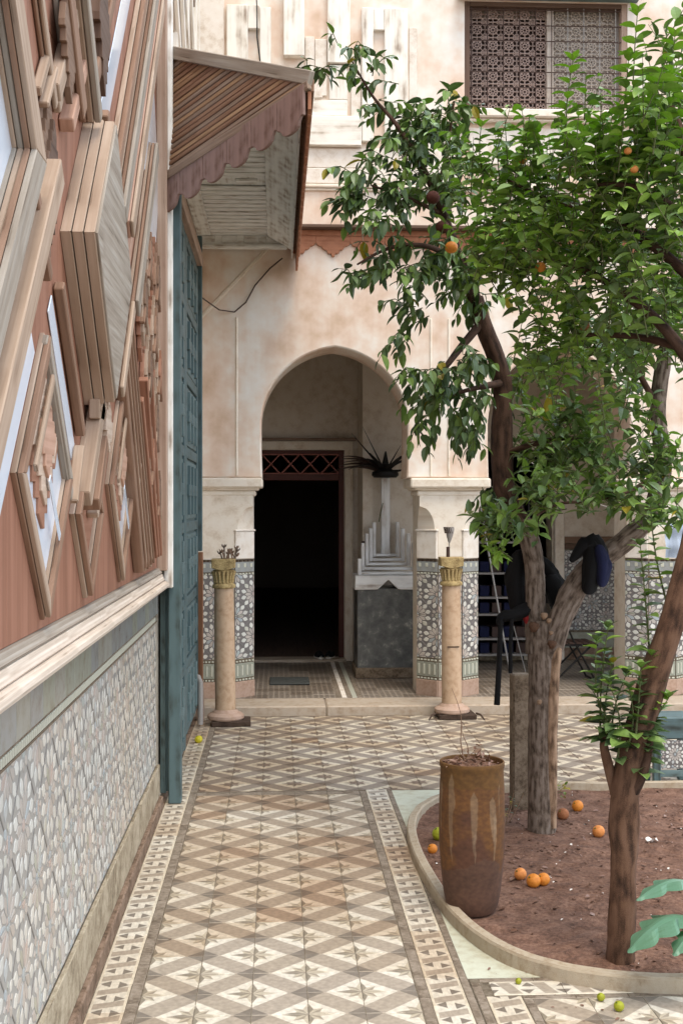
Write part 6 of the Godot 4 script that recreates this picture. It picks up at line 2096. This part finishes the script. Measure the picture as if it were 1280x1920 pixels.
	limb(u, "trunk", [v(1.325, -0.04, 4.88), v(1.325, 0.10, 4.88), v(1.335, 0.40, 4.88), v(1.334, 0.50, 4.88), v(1.336, 0.56, 4.88), v(1.345, 0.70, 4.88), v(1.375, 0.86, 4.88), v(1.42, 1.0, 4.88), v(1.49, 1.22, 4.88), v(1.56, 1.46, 4.88), v(1.64, 1.75, 4.89), v(1.74, 2.15, 4.92), v(1.78, 2.6, 5.0), v(1.72, 3.0, 5.1), v(1.6, 3.4, 5.15)], [0.060, 0.056, 0.051, 0.060, 0.062, 0.053, 0.054, 0.056, 0.051, 0.049, 0.049, 0.052, 0.045, 0.035, 0.018], M.bark_brown, 0.22)
	limb(u, "stub", [v(1.325, 0.62, 4.90), v(1.29, 0.74, 4.90), v(1.265, 0.84, 4.90), v(1.27, 0.88, 4.90)], [0.028, 0.021, 0.017, 0.010], M.bark_brown, 0.3)
	limb(u, "stub", [v(1.36, 0.66, 4.86), v(1.41, 0.78, 4.84), v(1.43, 0.90, 4.84)], [0.024, 0.018, 0.011], M.bark_dark, 0.3)
	for e in [[[v(1.74, 2.15, 4.92), v(1.6, 2.5, 5.2), v(1.42, 2.72, 5.4), v(1.28, 2.84, 5.6), v(1.10, 2.92, 5.8)], [0.034, 0.024, 0.016, 0.012, 0.006]],
		[[v(1.78, 2.55, 5.0), v(1.58, 2.82, 5.2), v(1.38, 3.02, 5.4), v(1.22, 3.15, 5.7), v(1.08, 3.3, 5.95)], [0.03, 0.022, 0.016, 0.011, 0.006]],
		[[v(1.76, 2.75, 5.05), v(1.6, 2.95, 5.05), v(1.42, 3.05, 5.05), v(1.25, 3.08, 5.15)], [0.024, 0.018, 0.012, 0.007]],
		[[v(1.7, 2.4, 5.1), v(1.52, 2.5, 5.4), v(1.3, 2.55, 5.75)], [0.022, 0.014, 0.006]]]:
		limb(u, "bough", e[0], e[1], M.bark_dark, 0.15, 8)
	var c2 := Crown.new()
	for e in [[1.08, 3.41, 6.00, 0.19, 0.14, 0.40, 213, 3], [1.07, 3.06, 5.80, 0.22, 0.17, 0.45, 287, 3], [1.25, 2.85, 5.70, 0.26, 0.19, 0.50, 340, 3], [1.27, 2.58, 5.80, 0.24, 0.15, 0.40, 233, 3], [1.02, 2.94, 5.90, 0.15, 0.12, 0.30, 126, 3], [1.19, 3.21, 5.90, 0.20, 0.15, 0.40, 213, 3], [1.32, 3.02, 5.40, 0.20, 0.18, 0.50, 265, 3], [1.41, 2.73, 5.30, 0.20, 0.18, 0.50, 233, 4], [1.29, 3.22, 5.30, 0.20, 0.13, 0.50, 201, 3], [1.49, 2.94, 5.20, 0.17, 0.17, 0.50, 233, 4], [1.53, 3.17, 5.10, 0.13, 0.17, 0.40, 159, 4], [1.42, 3.32, 5.10, 0.13, 0.08, 0.40, 62, 3], [1.33, 3.08, 5.00, 0.15, 0.12, 0.30, 126, 3], [1.60, 3.30, 5.3, 0.12, 0.30, 0.3, 162, 4], [1.70, 2.90, 5.6, 0.15, 0.30, 0.3, 202, 4], [1.62, 2.60, 5.5, 0.22, 0.25, 0.4, 168, 4], [1.55, 2.30, 5.7, 0.22, 0.2, 0.4, 113, 4], [0.92, 3.40, 6.3, 0.16, 0.16, 0.3, 83, 3], [1.30, 3.45, 5.6, 0.22, 0.12, 0.3, 91, 3], [1.75, 3.2, 5.6, 0.2, 0.3, 0.4, 141, 4], [1.62, 3.5, 5.4, 0.15, 0.2, 0.3, 62, 4], [1.15, 2.45, 5.9, 0.2, 0.12, 0.3, 83, 3]]:
		clump(c2, e, r, v(1.6, 2.7, 5.3))
	for e in [[1.20, 3.13, 1.21, 3.60, 5.20], [1.16, 3.09, 1.20, 3.43, 5.30], [1.42, 3.08, 1.42, 3.72, 5.00], [1.34, 3.07, 1.40, 3.56, 5.05], [1.52, 3.06, 1.57, 3.63, 5.00], [1.50, 3.04, 1.52, 3.49, 5.10], [1.31, 3.09, 1.33, 3.35, 5.20], [1.54, 3.06, 1.58, 3.43, 4.90], [0.97, 3.33, 0.96, 3.56, 6.00], [1.15, 3.23, 1.15, 3.43, 5.60]]:
		shoot(c2, v(e[0], e[1], e[4]), v(e[2], e[3], e[4]), r, 0.10, 5, 0.021)
	# water shoots on the trunk
	for e in [[1.29, 0.86, 1.24, 1.25, 4.92], [1.28, 0.84, 1.31, 1.16, 4.95], [1.30, 0.86, 1.36, 1.12, 4.93], [1.39, 0.74, 1.44, 1.20, 4.86], [1.40, 0.72, 1.50, 1.04, 4.84], [1.41, 0.80, 1.43, 1.02, 4.86], [1.46, 1.16, 1.42, 1.62, 4.95], [1.53, 1.38, 1.46, 1.78, 4.95], [1.27, 0.86, 1.22, 1.06, 4.90], [1.33, 0.84, 1.34, 1.08, 4.82], [1.26, 0.86, 1.29, 1.30, 4.94], [1.36, 0.9, 1.38, 1.16, 4.80], [1.30, 0.80, 1.27, 1.10, 4.84], [1.42, 0.74, 1.47, 1.12, 4.9]]:
		shoot(c2, v(e[0], e[1], e[4]), v(e[2], e[3], e[4]), r, 0.092, 0 if e[1] < 1.1 else 1, 0.019)
	for k in 15:
		var f := r.randf() * TAU
		add_leaf(c2, v(1.31 + r.randf_range(-0.05, 0.11), 0.90 + r.randf_range(-0.05, 0.06), 4.83 + r.randf_range(-0.03, 0.06)), Vector3(cos(f), 0.1, absf(sin(f))), Vector3(r.randf_range(-0.3, 0.3), 1, 0.4), r.randf_range(0.07, 0.10), "leaf_deep" if k % 3 else "leaf_mid")
	finish_crown(c2, u, 0.60)


# ---------- fruit and other small things ----------
func fruit(called: String, label: String, at: Vector3, rad: float, m: Material, grp: String, squash := 0.92, tilt := 0.0) -> void:
	var t := thing(called, label, called if called != "unripe_fruit" else "fruit", grp, at)
	var b := MB.new()
	var pr := []
	for i in 13:
		var f := -PI / 2 + PI * i / 12.0
		pr.append(Vector2(cos(f) * rad, sin(f) * rad * squash))
	b.lathe(Transform3D(Basis(Vector3(0.6, 0, 1).normalized(), tilt), Vector3.ZERO), pr, 20, 0.012)
	obj("peel", b.done(), m, t)
	var c := MB.new()
	var cp := ar([])
	for i in 10:
		var f := TAU * i / 10.0
		var q := rad * (0.16 if i % 2 else 0.09)
		cp.append(Vector2(cos(f) * q, sin(f) * q))
	c.prism(Transform3D(Basis(Vector3(0.6, 0, 1).normalized(), tilt) * Basis(Vector3.RIGHT, -PI / 2), Basis(Vector3(0.6, 0, 1).normalized(), tilt) * Vector3(0, rad * squash - 0.001, 0)), cp, 0.003, 0.0)
	obj("calyx", c.done(), M.calyx, t)


func small_things() -> void:
	var gs := "fallen oranges on the soil"
	for e in [[1.725, 7.28, 0.034, "orange_ripe", "bright fallen orange nearest the back kerb, right of the trunk"], [1.605, 7.12, 0.034, "orange_dry", "dull brownish fallen orange just right of the grey trunk"], [1.71, 6.74, 0.034, "orange_pale", "pale fallen orange alone in the middle of the soil"], [1.145, 5.98, 0.030, "orange_pale", "small pale orange touching the two bright ones right of the jar"], [1.185, 5.87, 0.034, "orange_ripe", "bright fallen orange right of the jar, left of a touching pair"], [1.236, 5.89, 0.031, "orange_ripe", "bright fallen orange right of the jar, right of a touching pair"], [0.785, 6.44, 0.026, "orange_ripe", "small yellow orange by the kerb left of the jar"]]:
		fruit("orange", e[4], v(e[0], soil_y(e[0], e[1]) + e[2] * 0.88, e[1]), e[2], M[e[3]], gs, 0.92, 0.9)
	fruit("unripe_fruit", "green fallen fruit on the soil left of the jar", v(0.845, soil_y(0.845, 6.66) + 0.034, 6.66), 0.036, M.lime_green, gs, 0.95, 0.6)
	fruit("lime", "yellow-green fruit on the tiles at the foot of the teal door", v(-0.585, 0.026, 9.62), 0.031, M.lime_yellow, "", 0.9, 0.5)
	for e in [[1.16, 4.535, 0.015, "little green fruit on the side path by the strip of woven border"], [1.20, 4.44, 0.019, "little green fruit on the tiles nearest the bottom edge"], [0.895, 4.71, 0.012, "tiny green fruit on the dark border line beside the kerb"]]:
		fruit("unripe_fruit", e[3], v(e[0], e[2] * 0.9, e[1]), e[2], M.lime_green, "small green fruits on the tiles", 0.95, 0.7)
	for e in [[0.885, 3.09, 6.48, 0.033, "orange_ripe", "bright orange hanging among dark leaves over the arch pier"], [0.855, 3.22, 6.6, 0.036, "orange_rotten", "dark rotten orange hanging just left of the bright one"], [0.80, 3.36, 6.55, 0.036, "orange_rotten", "dark brown rotten orange hanging higher in the left crown"], [1.15, 2.82, 5.55, 0.024, "orange_ripe", "small orange hanging in the middle of the bright leaves"], [1.33, 2.56, 5.5, 0.024, "orange_dry", "dull orange hanging lowest in the bright leaves"], [1.11, 3.34, 5.75, 0.020, "orange_pale", "pale orange hanging below the lattice window"], [1.355, 3.15, 4.9, 0.015, "orange_pale", "upper of two small oranges among the upright shoots"], [1.38, 3.08, 4.9, 0.016, "orange_pale", "lower of two small oranges among the upright shoots"]]:
		fruit("orange", e[5], v(e[0], e[1], e[2]), e[3], M[e[4]], "oranges hanging in the trees")
	litter()
	# clothes hung in the fork
	bag()
	# scrap of paper on the soil
	var gr := []
	for i in 5:
		var row := []
		for j in 7:
			row.append(Vector3(-0.03 + 0.01 * j, 0.008 * sin(j * 1.1 + i) + 0.006 * cos(i * 1.7), -0.016 + 0.008 * i))
		gr.append(row)
	var pb := MB.new()
	pb.sheet(gr, 0.1)
	tag(obj("paper_scrap", pb.done(), M.paper, self, Transform3D(Basis.IDENTITY, v(1.95, soil_y(1.95, 6.58) + 0.014, 6.58))), "crumpled white scrap of paper on the soil at right", "litter")
	# grey-green lobed plant at the right edge
	var cd := thing("cardoon_plant", "grey-green plant with long lobed leaves at the lower right edge", "plant", "", v(1.62, 0.04, 4.72))
	for e in [[v(1.62, 0.12, 4.72), v(1.50, 0.36, 4.52), v(1.36, 0.36, 4.44), v(1.22, 0.22, 4.40), 0.10], [v(1.62, 0.12, 4.72), v(1.56, 0.46, 4.62), v(1.44, 0.46, 4.56), v(1.28, 0.37, 4.50), 0.08], [v(1.62, 0.12, 4.72), v(1.56, 0.30, 4.50), v(1.46, 0.32, 4.42), v(1.37, 0.22, 4.36), 0.07], [v(1.62, 0.12, 4.72), v(1.76, 0.40, 4.60), v(1.88, 0.40, 4.56), v(1.98, 0.26, 4.50), 0.05], [v(1.62, 0.12, 4.72), v(1.66, 0.42, 4.86), v(1.70, 0.50, 5.0), v(1.74, 0.44, 5.14), 0.045]]:
		lobed(cd, [e[0], e[1], e[2], e[3]], e[4])
	# low sprigs at the foot of the trees
	var sg := thing("dry_sprig", "dry little weed with pale stalks between the jar and the trunk", "plant", "", v(1.22, 0.03, 6.95))
	var r := RandomNumberGenerator.new()
	r.seed = 9
	var lf := leaf_mesh(0.4)
	for k in 9:
		var b := MB.new()
		var a := Vector3(r.randf_range(-0.07, 0.07), 0, r.randf_range(-0.05, 0.05))
		var e := a + Vector3(r.randf_range(-0.06, 0.09), r.randf_range(0.08, 0.22), r.randf_range(-0.05, 0.05))
		b.tube([a, a.lerp(e, 0.5) + Vector3(0.01, 0.01, 0), e], [0.003, 0.0025, 0.0015], 5)
		obj("stalk", b.done(), M.wood_bare, sg)
		for q in 9:
			var s := r.randf_range(0.015, 0.03)
			obj("leaf", lf, M.leaf_yellow if q % 3 == 0 else (M.leaf_dry if q % 3 == 1 else M.leaf_glaucous), sg, Transform3D((Basis(Vector3.UP, r.randf() * TAU) * Basis(Vector3.BACK, r.randf_range(-0.2, 0.8))).scaled_local(Vector3.ONE * s), a.lerp(e, r.randf_range(0.25, 1.0))))
	var wd := thing("green_weed", "small yellow-green weed against the back kerb right of the trunk", "plant", "", v(1.62, 0.03, 7.55))
	for k in 60:
		var s := r.randf_range(0.02, 0.045)
		obj("leaf", lf, M.leaf_yellow if k % 3 else M.leaf_mid, wd, Transform3D((Basis(Vector3.UP, r.randf() * TAU) * Basis(Vector3.BACK, r.randf_range(-0.1, 1.0))).scaled_local(Vector3.ONE * s), Vector3(r.randf_range(-0.12, 0.12), r.randf_range(0.0, 0.09), r.randf_range(-0.05, 0.05))))
	# teal tiled block at the right edge
	var tb := thing("tiled_stool", "teal wooden stool with a mosaic panel at the right edge behind the kerb", "stool", "", v(2.50, 0.0, 8.06))
	piece("seat", Vector3(0.26, 0.14, 0.26), Vector3(0, 0.375, 0), M.teal_paint, tb, 0.008)
	for x in [-0.115, 0.115]:
		for z in [-0.115, 0.115]:
			piece("leg", Vector3(0.045, 0.31, 0.045), Vector3(x, 0.155, z), M.teal_paint, tb, 0.004)
	piece("rail", Vector3(0.19, 0.04, 0.03), Vector3(0, 0.09, 0.118), M.teal_worn, tb, 0.003)
	obj("mosaic_panel", pu[0], M.glaze, tb, Transform3D(Basis.from_scale(Vector3(0.18, 0.18, 0.3)), Vector3(-0.09, 0.12, 0.122)))
	# pale blue cloth on the right
	var gc := []
	for i in 14:
		var row := []
		for j in 10:
			var f := float(i) / 13.0
			row.append(Vector3(-0.05 + 0.026 * j, -0.30 * f, 0.03 * sin(j * 1.5 + f * 2.0) * (0.3 + f) + 0.01 * sin(i * 0.9)))
		gc.append(row)
	var cb := MB.new()
	cb.sheet(gc, 0.05)
	tag(obj("blue_cloth", cb.done(), M.cloth_blue, self, Transform3D(Basis.IDENTITY, v(3.42, 1.62, 11.0))), "pale blue cloth hanging before the right-hand pier", "cloth")
	var ln := MB.new()
	ln.tube([v(1.9, 2.35, 10.9), v(2.6, 1.85, 10.95), v(3.25, 1.63, 11.0), v(3.62, 1.64, 11.0), v(4.5, 1.9, 11.0)], [0.004, 0.004, 0.004, 0.004, 0.004], 5)
	tag(obj("clothes_line", ln.done(), M.zinc, self), "thin line carrying the pale blue cloth", "line")


func lobed(t: Node3D, P: Array, w: float) -> void:
	var o: Vector3 = -t.position
	var b := MB.new()
	var n := 36
	var prev := []
	for i in n + 1:
		var f := i / float(n)
		var a: Vector3 = P[0].bezier_interpolate(P[1], P[2], P[3], f)
		var tn: Vector3 = P[0].bezier_derivative(P[1], P[2], P[3], clampf(f, 0.01, 0.99)).normalized()
		var sd := tn.cross(Vector3.UP).normalized()
		var up := sd.cross(tn)
		var env := w * clampf(f * 4.0 - 0.5, 0.06, 1.0) * pow(maxf(0.0, 1.0 - pow(f, 3.0)), 0.7) + 0.003
		var k := fmod(f * 5.0 + 0.2, 1.0)
		var lobe := 0.58 + 0.42 * sin(PI * pow(k, 0.6))
		var back := tn * env * 0.55
		var c := o + a
		var row := [c - sd * env * lobe + back * lobe - up * env * 0.25, c - sd * env * 0.25, c + up * 0.003, c + sd * env * 0.25, c + sd * env * lobe + back * lobe - up * env * 0.25]
		if i > 0:
			for j in 4:
				var q := [prev[j], prev[j + 1], row[j + 1], row[j]]
				var nn: Vector3 = (q[1] - q[0]).cross(q[3] - q[0]).normalized()
				if nn.y < 0: nn = -nn
				b.face(q, nn, [Vector2(j, f) * 0.05, Vector2(j + 1, f) * 0.05, Vector2(j + 1, f) * 0.05, Vector2(j, f) * 0.05])
		prev = row
	obj("lobed_leaf", b.done(), M.leaf_glaucous, t)
	var rb := MB.new()
	var pts := []
	var rad := []
	for i in 13:
		pts.append(o + P[0].bezier_interpolate(P[1], P[2], P[3], i / 12.0) - Vector3(0, 0.002, 0))
		rad.append(lerpf(0.007, 0.0015, i / 12.0))
	rb.tube(pts, rad, 6)
	obj("rib", rb.done(), M.leaf_glaucous, t)


func lump(b: MB, pts: Array, rad: Array, flat: Vector3, at: Vector3) -> void:
	# a soft folded mass: a tube squashed along one axis
	var pp := []
	var rr := []
	for i in pts.size() - 1:
		for k in 5:
			var f := k / 5.0
			pp.append(pts[i].cubic_interpolate(pts[i + 1], pts[maxi(i - 1, 0)], pts[mini(i + 2, pts.size() - 1)], f))
			rr.append(lerpf(rad[i], rad[i + 1], f))
	pp.append(pts[pts.size() - 1])
	rr.append(rad[rad.size() - 1])
	for e in 4:
		var d0: Vector3 = (pp[0] - pp[1]).normalized()
		var d1: Vector3 = (pp[pp.size() - 1] - pp[pp.size() - 2]).normalized()
		var f0: float = [0.22, 0.16, 0.12, 0.06][e]
		var k: float = [0.88, 0.72, 0.5, 0.3][e]
		pp.push_front(pp[0] + d0 * rad[0] * f0 * 1.6)
		rr.push_front(rad[0] * k)
		pp.append(pp[pp.size() - 1] + d1 * rad[rad.size() - 1] * f0 * 1.6)
		rr.append(rad[rad.size() - 1] * k)
	var q := MB.new()
	q.tube(pp, rr, 22, 0.75, noise)
	b.st.append_from(q.done(), 0, Transform3D(Basis.from_scale(flat), at))


func bag() -> void:
	var c := v(1.42, 1.2, 6.9)
	var j := thing("black_jacket", "black jacket slung behind the tree fork with its sleeve hanging left", "jacket", "", c)
	var b := MB.new()
	lump(b, [Vector3(-0.10, 0.30, -0.06), Vector3(-0.115, 0.16, -0.06), Vector3(-0.10, -0.02, -0.06)], [0.040, 0.052, 0.038], Vector3(1, 1, 0.6), Vector3.ZERO)
	lump(b, [Vector3(-0.06, 0.26, -0.06), Vector3(0.02, 0.27, -0.06), Vector3(0.08, 0.20, -0.06), Vector3(0.12, 0.10, -0.05)], [0.022, 0.028, 0.032, 0.03], Vector3(1, 1, 0.6), Vector3.ZERO)
	lump(b, [Vector3(0.08, 0.16, -0.05), Vector3(0.135, 0.05, -0.04), Vector3(0.125, -0.03, -0.04), Vector3(0.08, -0.10, -0.04)], [0.05, 0.062, 0.058, 0.022], Vector3(1, 1, 0.5), Vector3.ZERO)
	obj("body", b.done(), M.cloth_black, j)
	var s := MB.new()
	lump(s, [Vector3(-0.06, 0.02, 0.07), Vector3(-0.14, -0.01, 0.10), Vector3(-0.21, -0.02, 0.10), Vector3(-0.225, -0.05, 0.10)], [0.034, 0.028, 0.024, 0.022], Vector3(1, 1, 0.8), Vector3.ZERO)
	obj("sleeve", s.done(), M.cloth_black, j)
	for e in [[-0.225, -0.04, -0.245, -0.49, 0.014], [-0.165, -0.03, -0.172, -0.32, 0.011]]:
		var p := MB.new()
		p.tube([Vector3(e[0], e[1], 0.10), Vector3(e[0] - 0.008, (e[1] + e[3]) * 0.5, 0.105), Vector3(e[2], e[3], 0.10)], [e[4], e[4] * 1.05, e[4] * 1.1], 10, 0.3, noise)
		obj("strap", p.done(), M.cloth_black, j)
	var rd := MB.new()
	lump(rd, [Vector3(-0.075, 0.0, 0.05), Vector3(-0.075, -0.03, 0.05), Vector3(-0.07, -0.06, 0.05)], [0.02, 0.026, 0.012], Vector3.ONE, Vector3.ZERO)
	obj("red_lining", rd.done(), mat("cloth_red", g(0.50, 0.12, 0.12), 0.9), j)
	var n := thing("navy_shorts", "dark navy shorts draped over the right-hand limb of the forked tree", "clothing", "", v(1.66, 1.46, 6.75))
	var nb := MB.new()
	lump(nb, [Vector3(-0.10, 0.03, 0.05), Vector3(-0.04, 0.10, 0.06), Vector3(0.02, 0.12, 0.05), Vector3(0.05, 0.06, 0.07)], [0.016, 0.036, 0.044, 0.034], Vector3(1, 1, 0.8), Vector3.ZERO)
	lump(nb, [Vector3(0.0, 0.10, 0.08), Vector3(0.0, 0.0, 0.11), Vector3(-0.02, -0.12, 0.11)], [0.036, 0.046, 0.036], Vector3(1, 1, 0.4), Vector3(0, 0, 0.03))
	obj("cloth", nb.done(), M.cloth_black, n)
	var n2 := MB.new()
	lump(n2, [Vector3(0.035, 0.09, 0.08), Vector3(0.05, 0.01, 0.11), Vector3(0.045, -0.09, 0.11)], [0.024, 0.036, 0.024], Vector3(1, 1, 0.4), Vector3(0, 0, 0.05))
	obj("navy_leg", n2.done(), M.cloth_navy, n)


func litter() -> void:
	# bits of leaf and twig blown over the tiles
	var r := RandomNumberGenerator.new()
	r.seed = 404
	var mm := MultiMesh.new()
	mm.transform_format = MultiMesh.TRANSFORM_3D
	mm.mesh = leaf_mesh(0.38)
	mm.instance_count = 90
	for i in 90:
		var x := r.randf_range(-0.6, 3.0)
		var d := r.randf_range(4.3, 10.6)
		if i < 50:
			x = r.randf_range(0.75, 1.9)
			d = r.randf_range(4.35, 4.62) if x > 1.0 else r.randf_range(4.4, 5.0)
		elif x > 0.66 and d < 7.95: d = r.randf_range(8.0, 10.5)
		var s := lerpf(0.006, 0.026, pow(r.randf(), 2.0))
		mm.set_instance_transform(i, Transform3D((Basis(Vector3.UP, r.randf() * TAU) * Basis(Vector3.RIGHT, r.randf_range(-0.4, 0.4))).scaled_local(Vector3(s, s * 0.6, s)), v(x, 0.004, d)))
	var o := MultiMeshInstance3D.new()
	o.name = "leaf_litter"
	o.multimesh = mm
	o.material_override = M.leaf_dry
	add_child(o, true)
	o.set_meta("kind", "stuff")
	o.set_meta("label", "small dry leaf scraps scattered over the tiles")
